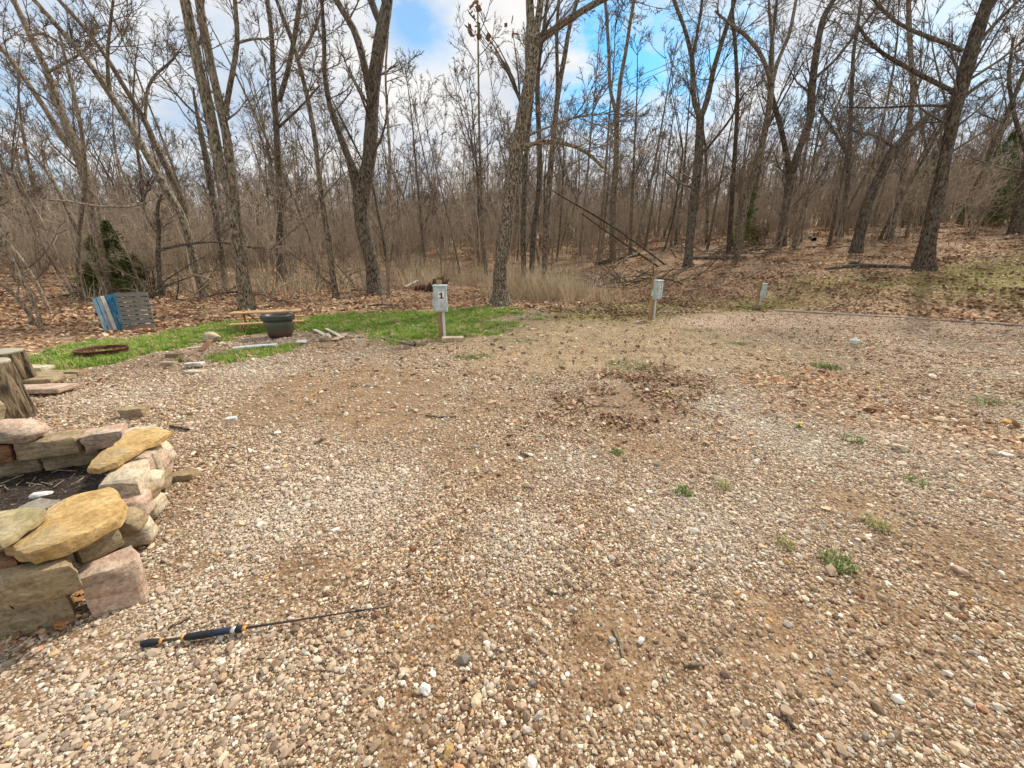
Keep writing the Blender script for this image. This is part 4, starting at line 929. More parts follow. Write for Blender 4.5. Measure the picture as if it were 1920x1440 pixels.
log([(500, 475), (540, 440), (590, 395), (600, 397)], [3, 3, 3, 2], 'pale bough slanting up between the double trunk and the straight trunk', 'fallen_branch', BARK_PALE, Y=13, cat='branch')
log([(1372, 441), (1373, 463)], [5, 6], 'stub of a dead sapling below the olive cedar', 'dead_stub', BARK_DARK, Y=22, cat='stub')
# uprooted heap
def plank(pa, pb, w, th, mat, label, name='plank', zoff=.02, roll=0):
    a = Vector(pa); b = Vector(pb); d = b - a; o = box(name, d.length, w, th, mat, None, (a + b) / 2 + Vector((0, 0, zoff)), (roll, -math.atan2(d.z, math.hypot(d.x, d.y)), math.atan2(d.y, d.x)), .004, .002)
    return tag(o, label, 'plank')
plank(G(760, 545) + Vector((0, 0, .15)), G(785, 540) + Vector((0, 0, .32)), .1, .03, ST_WHITE, 'pale board sticking out beside the heap of roots')

# overhead cables, seen high between the trees
for k, (a, b) in enumerate((((1050, 194), (1240, 122)), ((1050, 205), (1240, 132)))):
    p, q = PY(*a, 42), PY(*b, 38); d = q - p; p = p - d * 1.2; q = q + d * 1.4; n = 16
    P = np.array([[p[i] + (q[i] - p[i]) * s - (1.6 * 4 * s * (1 - s) - 1.4 if i == 2 else 0) for i in range(3)] for s in np.linspace(0, 1, n)])
    o = tubes('overhead_cable', [(P[None], np.full((1, n), .02), 5)], CABLE); tag(o, 'thin overhead cable crossing the blue patch of sky, %s of the two' % ('upper', 'lower')[k], 'cable')

# ------------------------------------------------------------------ raised bed of stones
def rock(name, poly, ztop, h, mat, parent, sub=3, amp=.014, flare=.0, tilt=(0, 0), seed=0, center=None, bev=.02):
    """poly: outline of the top face as world points (x, y)"""
    bm = bmesh.new(); cx = sum(p[0] for p in poly) / len(poly); cy = sum(p[1] for p in poly) / len(poly)
    def zt(p): return (p[0] - cx) * tilt[0] + (p[1] - cy) * tilt[1]
    top = [bm.verts.new((p[0] - cx, p[1] - cy, zt(p))) for p in poly]
    bot = [bm.verts.new(((p[0] - cx) * (1 + flare), (p[1] - cy) * (1 + flare), -h + zt(p))) for p in poly]
    n = len(poly); bm.faces.new(top); bm.faces.new(bot[::-1])
    for i in range(n): bm.faces.new((top[i], bot[i], bot[(i + 1) % n], top[(i + 1) % n]))
    bmesh.ops.recalc_face_normals(bm, faces=bm.faces[:])
    bmesh.ops.bevel(bm, geom=bm.edges[:], offset=min(bev, h * .3), segments=2, affect='EDGES', profile=.6)
    bmesh.ops.triangulate(bm, faces=[f for f in bm.faces if len(f.verts) > 4])
    bmesh.ops.subdivide_edges(bm, edges=[e for e in bm.edges if e.calc_length() > .05], cuts=sub, use_grid_fill=True)
    for v in bm.verts:
        q = v.co * 9 + Vector((seed * 7.3, seed * 1.7, 0)); q2 = v.co * 28 + Vector((seed, 0, 3))
        v.co += Vector((mnoise.noise(q), mnoise.noise(q + Vector((9, 0, 0))), mnoise.noise(q + Vector((0, 9, 0))))) * amp + Vector((mnoise.noise(q2), mnoise.noise(q2 + Vector((5, 5, 0))), mnoise.noise(q2 + Vector((0, 5, 5))))) * amp * .45
        q3 = v.co * 75; v.co += Vector((mnoise.noise(q3), mnoise.noise(q3 + Vector((7, 0, 0))), mnoise.noise(q3 + Vector((0, 7, 0))))) * amp * .16
    me = bpy.data.meshes.new(name); bm.to_mesh(me); bm.free(); me.polygons.foreach_set('use_smooth', [True] * len(me.polygons))
    try: me.set_sharp_from_angle(angle=R(26))
    except Exception: pass
    o = link(name, me, mat, parent); o.location = (cx, cy, ztop); return o
Z_ = lambda x, y: (x / 3.35, 760 + y / 3.35)
def topoly(pts, z): return [tuple(GZ(*Z_(*p), z)[:2]) for p in pts]
def edge_block(p1, p2, z, depth, shrink=.006):
    a = GZ(*Z_(*p1), z); b = GZ(*Z_(*p2), z); d = (b - a).normalized(); a = a + d * shrink; b = b - d * shrink; nrm = Vector((-d.y, d.x, 0))
    return [tuple(a[:2]), tuple(b[:2]), tuple((b + nrm * depth)[:2]), tuple((a + nrm * depth)[:2])]
bed = thing('raised_stone_bed', 'raised bed walled with stacked tan and pink stones at the left', 'raised bed', (0, 0, 0))
def bs(poly, z, h, mat, label=None, **k):
    o = rock('stone', poly, z, h, mat, bed, seed=bs.n, **k); bs.n += 1
    if label: o['label'] = label
bs.n = 0
bs(edge_block((55, 248), (480, 200), .38, .19), .38, .125, ST_TAN)
bs(edge_block((482, 200), (765, 152), .38, .19), .38, .125, ST_PINK)
bs(edge_block((745, 195), (960, 160), .38, .17), .38, .13, ST_CREAM)
bs(edge_block((-160, 290), (50, 255), .38, .19), .38, .12, ST_RUST)
bs(edge_block((-90, 352), (232, 322), .25, .2), .25, .12, ST_OLIVE)
bs(edge_block((235, 322), (618, 262), .25, .2), .25, .12, ST_OLIVE)
bs(edge_block((620, 258), (790, 232), .25, .2), .25, .12, ST_RUST)
bs(edge_block((-60, 455), (135, 435), .125, .2), .125, .12, ST_OLIVE)
bs(edge_block((138, 432), (285, 402), .125, .2), .125, .12, ST_RUST)
bs(edge_block((292, 405), (530, 372), .125, .2), .125, .12, ST_OLIVE)
bs(edge_block((535, 372), (760, 340), .125, .2), .125, .12, ST_TAN)
# right side
bs(topoly([(612, 492), (868, 492), (932, 345), (915, 325), (720, 368)], .37), .37, .15, ST_CREAM, amp=.014)
bs(topoly([(745, 345), (925, 322), (965, 260), (900, 265), (790, 300)], .375), .375, .13, ST_PINK)
bs(topoly([(905, 300), (960, 290), (1000, 225), (960, 200), (900, 240)], .37), .37, .2, ST_CREAM, flare=.15)
def blob(pxy, z, sx, sy, sz, mat, rz=0, parent=None, name='stone', seed=None):
    bm = bmesh.new(); bmesh.ops.create_icosphere(bm, subdivisions=4, radius=1); sd = seed if seed is not None else bs.n; rs = np.random.RandomState(sd)
    pl = [(Vector(rs.normal(0, 1, 3)).normalized(), rs.uniform(.6, .85)) for _ in range(9)]
    for v in bm.verts:
        for nn, d in pl:
            k = v.co.dot(nn)
            if k > d: v.co -= nn * (k - d) * .9
        v.co *= 1 + .09 * mnoise.noise(v.co * 2.2 + Vector((sd, 0, 0))) + .035 * mnoise.noise(v.co * 7 + Vector((sd, 3, 0)))
        if parent: v.co = Vector([math.copysign(abs(c_) ** .62, c_) * .9 for c_ in v.co])
        v.co = Vector((v.co.x * sx, v.co.y * sy, v.co.z * sz))
    me = bpy.data.meshes.new(name); bm.to_mesh(me); bm.free(); me.polygons.foreach_set('use_smooth', [True] * len(me.polygons))
    o = link(name, me, mat, parent); q = GZ(*pxy, z); o.location = q; o.rotation_euler = (0, 0, rz); bs.n += 1; return o
for (p, z, sx, sy, sz, m_, rz) in [((850, 630), .235, .085, .11, .075, ST_PINK, .4), ((800, 730), .21, .075, .10, .075, ST_TAN, .4), ((865, 790), .085, .085, .12, .085, ST_CREAM, .5), ((945, 640), .085, .08, .10, .08, ST_CREAM, .5),
                                   ((935, 480), .24, .08, .12, .08, ST_CREAM, .5), ((975, 360), .24, .07, .12, .08, ST_PINK, .5), ((1005, 300), .21, .085, .13, .09, ST_CREAM, .5), ((985, 470), .10, .08, .13, .09, ST_TAN, .5), ((1000, 390), .09, .08, .14, .09, ST_PINK, .5),
                                   ((900, 560), .22, .07, .09, .07, ST_TAN, .2)]:
    blob(Z_(*p), z, sx, sy, sz, m_, rz, bed)
bs(edge_block((445, 872), (752, 738), .355, .16), .355, .13, ST_OLIVE, amp=.014)
bs(topoly([(470, 1095), (735, 1015), (852, 965), (835, 862), (500, 985)], .225), .225, .24, ST_PINK, amp=.016, flare=.06)
bs(topoly([(-120, 1120), (0, 1092), (462, 990), (418, 908), (0, 1012), (-120, 1045)], .345), .345, .15, ST_TAN, amp=.012, bev=.03)
bs(topoly([(-120, 1285), (0, 1262), (405, 1152), (385, 1070), (0, 1190), (-120, 1215)], .18), .18, .20, ST_OLIVE, amp=.012, bev=.03)
bs(topoly([(-40, 1000), (85, 975), (75, 900), (-40, 920)], .37), .37, .05, ST_RUST)
bs(topoly([(-120, 1000), (60, 960), (250, 900), (250, 800), (-120, 850)], .36), .36, .2, ST_OLIVE)
bs(topoly([(-120, 1500), (120, 1400), (-40, 1330)], .03), .03, .06, ST_OLIVE)
# earth inside the bed
def soil_bed():
    m = MT('dark_mulch', .95); v = m.coord('Object', (1, 3, 1), (0, 0, .3)); n = m.noise(v, 40, 6, .8, 1.0)
    m.col(m.ramp(n, [(.38, (.012, .009, .008)), (.5, (.05, .035, .028)), (.58, (.16, .12, .09)), (.68, (.42, .35, .27))])); m.bump(n, 1.0, .03)
    n_ = 50; xs = np.linspace(-4.2, -2.0, n_); ys = np.linspace(1.35, 2.62, n_); X, Y = np.meshgrid(xs, ys)
    u = (X + 4.2) / 2.2; w_ = (Y - 1.35) / 1.27; X = -4.4 + u * (2.45 - .68 * w_); Zs = .115 + (vnoise(X, Y, .12, 3) - .5) * .03 + (vnoise(X, Y, .03, 4) - .5) * .018
    i = np.arange(n_ - 1)[:, None] * n_ + np.arange(n_ - 1)[None]
    q = np.stack([i, i + 1, i + n_ + 1, i + n_], -1).reshape(-1, 4)
    o = link('mulch', mk('mulch', np.stack([X, Y, Zs], -1).reshape(-1, 3), q, True), m.m, bed); o['kind'] = 'stuff'
    rs = np.random.RandomState(2); P = np.zeros((160, 3, 3)); P[:, 0] = np.stack([rs.uniform(-4, -2.3, 160), rs.uniform(1.5, 2.5, 160), rs.uniform(.12, .14, 160)], 1); P[:, 0, 0] += (P[:, 0, 1] - 2) * -.45 - .25
    d = rs.normal(0, 1, (160, 3)); d[:, 2] *= .15; P[:, 1] = P[:, 0] + d * .03; P[:, 2] = P[:, 1] + (d + rs.normal(0, .3, (160, 3)) * [1, 1, .1]) * .03
    P[:, 1:, 2] = np.maximum(P[:, 1:, 2], .115)
    o = tubes('mulch_chips', [(P, np.full((160, 3), .004), 4)], BARK_PALE, bed); o['kind'] = 'stuff'
soil_bed()
def slab(pts, z, h, mat, label, tilt=(0, 0), seed=0, tr=Z_):
    o = rock('flagstone', [tuple(GZ(*tr(*p), z)[:2]) for p in pts], z, h, mat, None, sub=3, amp=.013, tilt=tilt, seed=seed, bev=.012); return tag(o, label, 'flagstone')
slab([(535, 392), (620, 292), (690, 262), (760, 205), (830, 142), (960, 138), (1085, 155), (1000, 212), (870, 268), (780, 315), (740, 352), (600, 400)], .425, .04, ST_YEL, 'thin golden flagstone with a pointed end lying on the far corner of the bed', seed=3)
slab([(5, 882), (60, 832), (180, 740), (290, 640), (390, 590), (690, 500), (745, 550), (772, 640), (735, 690), (560, 790), (380, 872), (180, 925), (80, 915), (70, 890)], .425, .062, ST_YEL, 'large golden flagstone capping the near wall of the bed', seed=5)
slab([(-160, 670), (0, 658), (240, 625), (285, 648), (240, 705), (100, 795), (0, 852), (-160, 900)], .475, .042, ST_GREEN, 'greenish flagstone overlapping the large golden one', seed=6)
slab([(110, 640), (180, 605), (270, 575), (330, 578), (395, 592), (300, 650), (150, 690)], .42, .03, ST_GREY, 'dark grey flagstone peeping out behind the golden one', seed=7)
o = blob(Z_(245, 562), .15, .06, .035, .018, ST_WHITE, .5, None, 'stone_chip', 31); tag(o, 'small pale stone chip on the dark mulch', 'stone')
o = blob(Z_(60, 170), .44, .20, .13, .085, ST_PINK, .2, None, 'boulder', 33); tag(o, 'pinkish boulder sitting on the far wall of the bed at the left edge', 'boulder')
q = G(-25, 822); o = blob((0, 0), 0, .20, .17, .24, ST_OLIVE, .2, None, 'boulder', 35); o.location = (q.x, q.y, .2); tag(o, 'upright olive boulder in front of the nearer log stump', 'boulder')

def heap():
    g = G(812, 545); t = thing('root_heap', 'dark reddish heap of roots and rotten wood beyond the post numbered 1', 'root heap', g); rs = np.random.RandomState(4)
    o = blob((0, 0), 0, .75, .30, .20, RUST, .1, t, 'earth_clod', 12); o.location = (-.15, 0, .08); o = blob((0, 0), 0, .26, .22, .30, BARK_DARK, .1, t, 'earth_clod', 13); o.location = (.22, 0, .26)
    for i in range(70):
        a = rs.normal(0, .9); p = np.array([rs.uniform(-.9, .35), rs.normal(0, .2), 0]); ln = rs.uniform(.2, .55); up = .12 + .35 * math.exp(-((p[0] - .1) / .35) ** 2)
        q = p + np.array([ln * math.cos(a), rs.normal(0, .2), up * rs.uniform(.5, 1.5)])
        stem_mesh('root', [p, (p + q) / 2 + rs.normal(0, .10, 3), q], [.04, .03, .010], RUST if i % 3 else BARK_DARK, t, 6, n=5, lump=.2, rng=rs)
heap()
# log stumps
ENDM = MT('log_end', .9); ec = ENDM.n('ShaderNodeTexWave', wave_type='RINGS', rings_direction='Z'); ENDM.set(ec, Vector=ENDM.coord('Object'), Scale=22.0, Distortion=3.0); ENDM.col(ENDM.ramp(ec.outputs[0], [(0, (.22, .19, .14)), (1, (.45, .41, .33))])); LOGEND = ENDM.m
STB = bark('stump_bark', (.02, .014, .01), (.11, .08, .05), (.36, .29, .19), .2, .2, 18)
def stump(x, y, r, h, label):
    t = thing('log_stump', label, 'log stump', (x, y, T(x, y))); n = 14; s = 56; v = []; rs = np.random.RandomState(int(x * -100)); ph = rs.uniform(0, 6.28)
    for i in range(n):
        z = h * i / (n - 1)
        for k in range(s):
            a = 2 * math.pi * k / s; rr = r * (1 + .16 * (1 - i / (n - 1)) ** 2 + .10 * (abs(math.sin(a * 11 + ph + .6 * math.sin(z * 7))) ** .5 - .5) + .03 * math.sin(2 * a + z * 3)); v.append((rr * math.cos(a), rr * math.sin(a), z - .03))
    i = np.arange(n - 1)[:, None] * s + np.arange(s)[None]; j = np.arange(n - 1)[:, None] * s + (np.arange(s)[None] + 1) % s
    link('bark', mk('bark', v, np.stack([i, j, j + s, i + s], -1).reshape(-1, 4), False), STB, t)
    lathe('cut_end', [(r * .99, h - .045), (r * .985, h - .01), (r * .95, h - .002)], LOGEND, t, 40)
stump(-5.17, 3.58, .185, .62, 'nearer upright log stump with deeply furrowed bark at the left edge')
stump(-6.42, 4.6, .23, .50, 'farther upright log stump just behind the furrowed one')

# loose stones and pavers
def loose(px, py, sx, sy, sz, mat, label, rz=0, name='stone', kind='box', cat='stone', seed=1, z=0):
    q = G(px, py)
    if kind == 'box':
        c, s_ = math.cos(rz), math.sin(rz); P = [(q.x + c * a - s_ * b, q.y + s_ * a + c * b) for a, b in ((-sx, -sy), (sx, -sy), (sx, sy), (-sx, sy))]
        o = rock(name, P, q.z + sz * 2 - .01 + z, sz * 2, mat, None, sub=2, amp=.014 if name != 'brick' else .003, seed=seed, bev=.012 if name != 'brick' else .005)
    else:
        o = blob((px, py), 0, sx, sy, sz, mat, rz, None, name, seed); o.location = (q.x, q.y, q.z + sz * .6 + z)
    return tag(o, label, cat)
loose(256, 781, .10, .07, .055, ST_TAN, 'square tan stone block alone behind the far corner of the bed', .25, seed=41)
loose(346, 898, .075, .045, .03, ST_TAN, 'flat layered tan stone lying right of the bed', .3, seed=42)
loose(436, 787, .055, .035, .018, ST_WHITE, 'small white block alone on the gravel', .2, 'block', seed=43, cat='block')
BRICK = stone('brick_brown', [(.3, (.19, .125, .075)), (.7, (.34, .24, .16))], 12, .003)
loose(327, 670, .105, .05, .04, BRICK, 'brown brick standing at the back of the brick pair', .15, 'brick', seed=44, cat='brick')
loose(318, 685, .10, .055, .035, ST_PINK, 'tan brick lying in front of the brown one', .1, 'brick', seed=45, cat='brick')
loose(345, 676, .10, .05, .012, ST_TAN, 'thin tan stone beside the brick pair', -.1, seed=46)
loose(367, 690, .12, .06, .022, ST_WHITE, 'white flat stone, upper of a stack on the gravel', .2, 'flat_stone', seed=47, z=.05)
loose(368, 700, .12, .07, .025, ST_CREAM, 'flat pale stone under the white one', .1, 'flat_stone', seed=48)
loose(142, 706, .10, .06, .045, ST_TAN, 'tan stone block near the fire ring', .1, seed=49)
loose(399, 641, .20, .14, .13, ST_CREAM, 'cream boulder at the edge of the grass left of the picnic table', .1, 'boulder', 'blob', 'boulder', 50)
loose(849, 640, .22, .09, .05, ST_CREAM, 'cream stone block at the foot of the post numbered 1', .12, 'stone_block', seed=52)
loose(75, 738, .34, .13, .03, ST_PINK, 'flat pinkish stone slab with a dark gap under its edge, left on the gravel', .1, 'flat_stone', seed=53, z=.04)
loose(70, 728, .26, .12, .03, ST_TAN, 'tan slab on top of the pinkish slab', .2, 'flat_stone', seed=54, z=.09)
loose(80, 713, .35, .12, .03, ST_TAN, 'long flat tan slab beyond the stacked slabs', .05, 'flat_stone', seed=55)
loose(95, 703, .45, .14, .025, ST_TAN, 'widest flat tan slab near the grass at the left', .08, 'flat_stone', seed=56)
loose(60, 697, .25, .1, .045, ST_CREAM, 'pale flat slab beside the farther stump', .05, 'flat_stone', seed=57)
loose(103, 735, .07, .04, .015, ST_WHITE, 'small white stone chip at the end of the slabs', .1, 'stone_chip', 'blob', seed=58)
loose(118, 728, .12, .06, .01, ST_RUST, 'thin reddish chip lying behind the white one', .1, 'stone_chip', seed=59)
loose(612, 640, .14, .12, .11, ST_CREAM, 'cream rock in the rubble right of the planter', .1, 'stone', 'blob', seed=60)
for (px, py, s, m_, lab, sd) in [(841, 1414, .026, ST_YEL, 'orange-gold stone in the gravel nearest the viewer', 61), (797, 1298, .026, ST_WHITE, 'white quartz stone in the near gravel', 62), (745, 1176, .014, ST_YEL, 'small golden stone below the rod tip', 63), (1525, 1106, .024, ST_TAN, 'tan flat stone near the spiky tuft', 64),
        (1797, 1075, .035, ST_PINK, 'pinkish stone on the right of the gravel', 65), (1630, 772, .07, ST_RUST, 'reddish brown rock on the orange soil, larger', 66), (1612, 747, .055, ST_RUST, 'rounded reddish rock on the orange soil, smaller', 67), (1685, 845, .06, ST_CREAM, 'buff stone in the orange soil', 68),
        (1480, 742, .05, ST_CREAM, 'buff stone at the upper end of the orange soil', 69), (1860, 852, .05, ST_CREAM, 'yellowish stone near the right edge', 70), (1884, 857, .045, ST_WHITE, 'whitish stone right beside the yellowish one', 71), (928, 711, .05, ST_CREAM, 'white stone in the gravel past the middle', 72),
        (1213, 735, .045, ST_WHITE, 'small white stone in the leaf drift', 73), (780, 772, .035, ST_CREAM, 'cream stone on the gravel left of the middle', 74), (985, 912, .035, ST_CREAM, 'thin flat cream stone in the middle of the gravel', 75), (1200, 1170 + 35, .02, ST_WHITE, 'small white stone beside a twig', 76)]:
    loose(px, py, s, s * .75, s * .6, m_, lab, sd, 'stone', 'blob', seed=sd)
# boards and pipes
q1, q2 = G(590, 622), G(628, 640); plank(q1 + Vector((0, 0, .03)), q1.lerp(q2, .75) + Vector((0, 0, .02)), .09, .02, WD_CREAM, 'whitish board lying in the rubble right of the planter')
q1, q2 = G(604, 618), G(652, 640); plank(q1.lerp(q2, .2) + Vector((0, 0, .05)), q2.lerp(q1, .15) + Vector((0, 0, .02)), .08, .02, WD_CREAM, 'white board with a broken end crossing the rubble')
q1, q2 = G(628, 641), G(648, 630); plank(q1 + Vector((0, 0, .02)), q2 + Vector((0, 0, .03)), .14, .02, ST_PINK, 'pinkish board piece at the right of the rubble')
q1, q2 = G(620, 645), G(780, 645); 
o = plank(G(352, 656), G(380, 652), .06, .02, WD_CREAM, 'pale weathered board near the cream boulder'); 
plank(G(378, 660), G(398, 646) + Vector((0, 0, .08)), .09, .02, ST_RUST, 'reddish board scrap leaning below the cream boulder')
q = G(566, 645); o = box('plate', .2, .12, .02, ST_WHITE, None, q + Vector((0, 0, .05)), (.3, 0, .1), .004); tag(o, 'small white plate on the gravel in front of the planter', 'plate')
def pipe(pa, pb, r, mat, label, cat='pipe', name='pipe'):
    a = G(*pa) + Vector((0, 0, r * .9)); b = G(*pb) + Vector((0, 0, r * .9)); n = 8
    P = np.array([a.lerp(b, s) - a for s in np.linspace(0, 1, n)]); P[:, 2] += np.sin(np.linspace(0, 3.1, n)) * .005
    t = tubes(name, [(P[None], np.full((1, n), r), 10)], mat); t.location = a; return tag(t, label, cat)
pipe((438, 658), (520, 651), .04, PVCW, 'white plastic pipe lying in the grass in front of the planter')
pipe((700, 634), (778, 650), .03, ST_GREY, 'grey bent strip of edging between gravel and lawn', 'edging', 'edging_strip')
pipe((1452, 583), (1620, 593), .03, WD_TIMBER, 'timber edging along the road by the third post', 'edging', 'edging_timber')
pipe((1622, 593), (1780, 603), .03, WD_TIMBER, 'timber edging in the middle of the road edge', 'edging', 'edging_timber')
pipe((1782, 603), (1960, 615), .03, WD_TIMBER, 'timber edging at the right end of the road edge', 'edging', 'edging_timber')
# cleanout cap
q = G(1601, 645); t = thing('cleanout_pipe', 'white plastic pipe with a cap standing on the gravel road', 'pipe', q)
lathe('pipe_stub', [(.055, -.02), (.055, .05), (.05, .055)], PVCW, t, 20); lathe('cap', [(.075, .05), (.078, .07), (.07, .09), (.03, .095), (.028, .12), (.01, .122)], PVCW, t, 20)
# sticks on the gravel
for (pts, r, lab, m_) in [([(1148, 1180), (1160, 1205), (1168, 1236)], .0045, 'brown curved twig in the near gravel', BARK), ([(1022, 1110), (1040, 1116), (1062, 1116)], .005, 'short dark twig in the gravel right of the rod tip', BARK_DARK), ([(1282, 1251), (1320, 1250)], .006, 'pale straw stick right of the curved twig', BARK_PALE),
                          ([(1462, 1328), (1475, 1350), (1487, 1372)], .006, 'dark twig near the lower right', BARK_DARK), ([(320, 803), (338, 806), (354, 810)], .012, 'dark stick at the pointed flagstone', BARK_DARK), ([(310, 1185), (335, 1172), (358, 1160)], .006, 'pale splinter beside the fishing rod', BARK_PALE),
                          ([(975, 852), (990, 858)], .01, 'short dark stick in the middle of the gravel', BARK_DARK), ([(798, 782), (825, 785), (848, 784)], .008, 'thin stick beyond the middle of the gravel', BARK), ([(1070, 770), (1120, 762), (1170, 765)], .008, 'long thin stick at the left of the leaf drift', BARK_PALE)]:
    P = np.array([G(*p) + Vector((0, 0, r * 1.6)) for p in pts]); g = P[0].copy(); o = tubes('stick', [((P - g)[None], np.full((1, len(P)), r), 6)], m_); o.location = g; tag(o, lab, 'stick')

# ------------------------------------------------------------------ fishing rod
def rod():
    a = G(268, 1216); b = G(737, 1145); L_ = (b - a).length; t = thing('fishing_rod', 'black fishing rod handle and broken blank lying on the gravel', 'fishing rod', a + Vector((0, 0, .019)), math.atan2(b.y - a.y, b.x - a.x))
    def seg(name, prof, mat, sides=18):
        v = []; f = []
        for s, r in prof:
            for k in range(sides): v.append((s * L_, r * .84 * math.cos(6.2832 * k / sides), r * .84 * math.sin(6.2832 * k / sides)))
        for i in range(len(prof) - 1):
            for k in range(sides): f.append((i * sides + k, i * sides + (k + 1) % sides, (i + 1) * sides + (k + 1) % sides, (i + 1) * sides + k))
        f += [tuple(reversed(range(sides))), tuple(range((len(prof) - 1) * sides, len(prof) * sides))]
        return link(name, mk(name, v, f, True), mat, t)
    seg('butt_grip', [(0, .008), (.004, .015), (.02, .0175), (.055, .0145), (.068, .0105)], FOAM)
    seg('ring', [(.068, .0125), (.078, .0125)], ORNG); seg('handle_rod', [(.07, .0065), (.16, .0065)], CARBON); seg('ring', [(.147, .0105), (.157, .0105)], ORNG)
    seg('fore_grip', [(.158, .011), (.165, .0145), (.21, .0175), (.25, .017), (.26, .0165)], FOAM); seg('reel_seat', [(.26, .0165), (.27, .0155), (.33, .0155), (.335, .015)], NAVY)
    seg('ring', [(.335, .017), (.352, .0175)], SILV); seg('locking_nut', [(.353, .016), (.362, .0175), (.372, .0175), (.378, .0155)], FOAM); seg('ring', [(.379, .0135), (.393, .011)], ORNG)
    bl = seg('blank', [(.39, .0062), (.6, .0052), (.86, .0042), (1.0, .0036)], CARBON, 12)
    seg('wrapping', [(.84, .0052), (.88, .005)], BLACK)
    a2 = G(678, 1152); b2 = G(700, 1095); P = np.array([a2, a2.lerp(b2, .5) + Vector((.004, 0, .004)), b2]) + np.array([0, 0, .025]); o = tubes('fishing_line', [((P - P[0])[None], np.full((1, 3), .0011), 5)], LINEM); o.location = P[0]; tag(o, 'thin pale fishing line running off the rod', 'fishing line')
rod()

# ------------------------------------------------------------------ numbered utility posts
def text_mesh(s, size, mat, parent, loc):
    if s == '1':
        P1 = [(-.045, -.06), (.05, -.06), (.05, -.038), (.022, -.038), (.022, .062), (.0, .062), (-.012, .045), (-.042, .036), (-.042, .012), (-.01, .022), (-.01, -.038), (-.045, -.038)]
        n = len(P1); v = [(x, y, z) for z in (0, .0012) for x, y in P1]
        me = mk('number', v, [tuple(range(n, 2 * n)), tuple(reversed(range(n)))] + [(i, (i + 1) % n, n + (i + 1) % n, n + i) for i in range(n)])
        t = link('number', me, mat, parent); t.location = loc; t.rotation_euler = (R(90), 0, 0); return t
    cu = bpy.data.curves.new('number', 'FONT'); cu.body = s; cu.size = size; cu.align_x = 'CENTER'; cu.align_y = 'CENTER'; cu.extrude = .0008; cu.offset = size * .02
    o = bpy.data.objects.new('tmp', cu); C.objects.link(o); dg = bpy.context.evaluated_depsgraph_get(); dg.update(); me = bpy.data.meshes.new_from_object(o.evaluated_get(dg)); bpy.data.objects.remove(o)
    me.materials.clear(); t = link('number', me, mat, parent); t.location = loc; t.rotation_euler = (R(90), 0, 0); return t
def post(px, py, num, rz, label):
    q = G(px, py) if num != '3' else GZ(px, py, -.02); q.z = T(q.x, q.y) - .28 if num == '3' else q.z; t = thing('utility_post', label, 'utility post', q, rz, 'numbered hook-up posts along the lot')
    box('post', .10, .10, 1.28, WD_POST, t, (-.035, .06, .59), (0, 0, 0), .006)
    tubes('conduit', [(np.array([[(.035, -.02, -.05), (.035, -.02, .3), (.03, -.02, .62)]]), np.full((1, 3), .028), 14)], PVC, t)
    b = box('meter_box', .27, .12, .52, BOX, t, (.0, -.075, .86), (0, 0, 0), .012, seg=2)
    box('cover', .215, .025, .44, BOX, t, (.012, -.147, .845), (0, 0, 0), .008, seg=2)
    box('hood', .29, .15, .025, BOX, t, (0, -.085, 1.125), (.10, 0, 0), .006)
    box('latch', .05, .012, .014, BOX, t, (.012, -.165, .72), (0, 0, 0), .003)
    box('outlet', .035, .09, .16, BOX, t, (-.155, -.04, .78), (0, 0, 0), .006)
    box('sticker', .12, .003, .16, STICK, t, (.03, -.1615, .93), (0, 0, 0), 0)
    text_mesh(num, .17, BLACK, t, (.03, -.1638, .93))
post(831, 637, '1', R(2), 'nearest grey electrical box on a wooden post, numbered 1')
post(1223, 600, '2', R(32), 'middle grey electrical box on a wooden post, numbered 2')
post(1421, 578, '3', R(50), 'farthest grey electrical box on a wooden post, numbered 3')

# ------------------------------------------------------------------ pallets
def pallet_blue():
    a = G(193, 624); b = G(222, 619); rz = math.atan2(b.y - a.y, b.x - a.x); rz = rz - .35
    t = thing('painted_pallet', 'pallet of upright boards in peeling blue and cream paint, left of the grey one', 'pallet', (a.x, a.y, a.z), rz); hh = .84
    mats = [PW_PALE, PW_PALE, WD_CREAM, PW_BLUE, PW_BLUE, PW_TEAL]; x = 0
    for i, m_ in enumerate(mats):
        w = (.08, .075, .08, .10, .10, .09)[i]; box('plank', w - .012, .022, hh * (.92 + .02 * i), m_, t, (x + w / 2, -.02 - .004 * (i % 2), hh * .48 + .01 * i), (-.16, random.uniform(-.02, .02), 0), .003, .002); x += w
    for z in (.12, .42, .74): box('rail', x, .04, .07, WD_DARK, t, (x / 2, .02 + z * .16, z), (-.16, 0, 0), .003)
def pallet_grey():
    a = G(233, 621); b = G(293, 617); rz = math.atan2(b.y - a.y, b.x - a.x); wd = (b - a).length
    t = thing('grey_pallet', 'weathered grey pallet of level boards leaning beside the blue one', 'pallet', (a.x, a.y, a.z), rz)
    hs = [.125, .09, .08, .08, .08, .08, .09, .095]; z = .015
    for i, h_ in enumerate(hs):
        o = box('plank', wd * (1 + .02 * math.sin(i * 2)), .02, h_, WD_GREY, t, (wd / 2, -.02 + (z + h_ / 2) * .17, z + h_ / 2), (-.17, random.uniform(-.006, .006), 0), .003, .002); z += h_ + .022
    for x in (.05, wd / 2, wd - .05): box('rail', .05, .06, z, WD_DARK, t, (x, .03 + z * .085, z / 2), (-.17, 0, 0), .003)
pallet_blue(); pallet_grey()

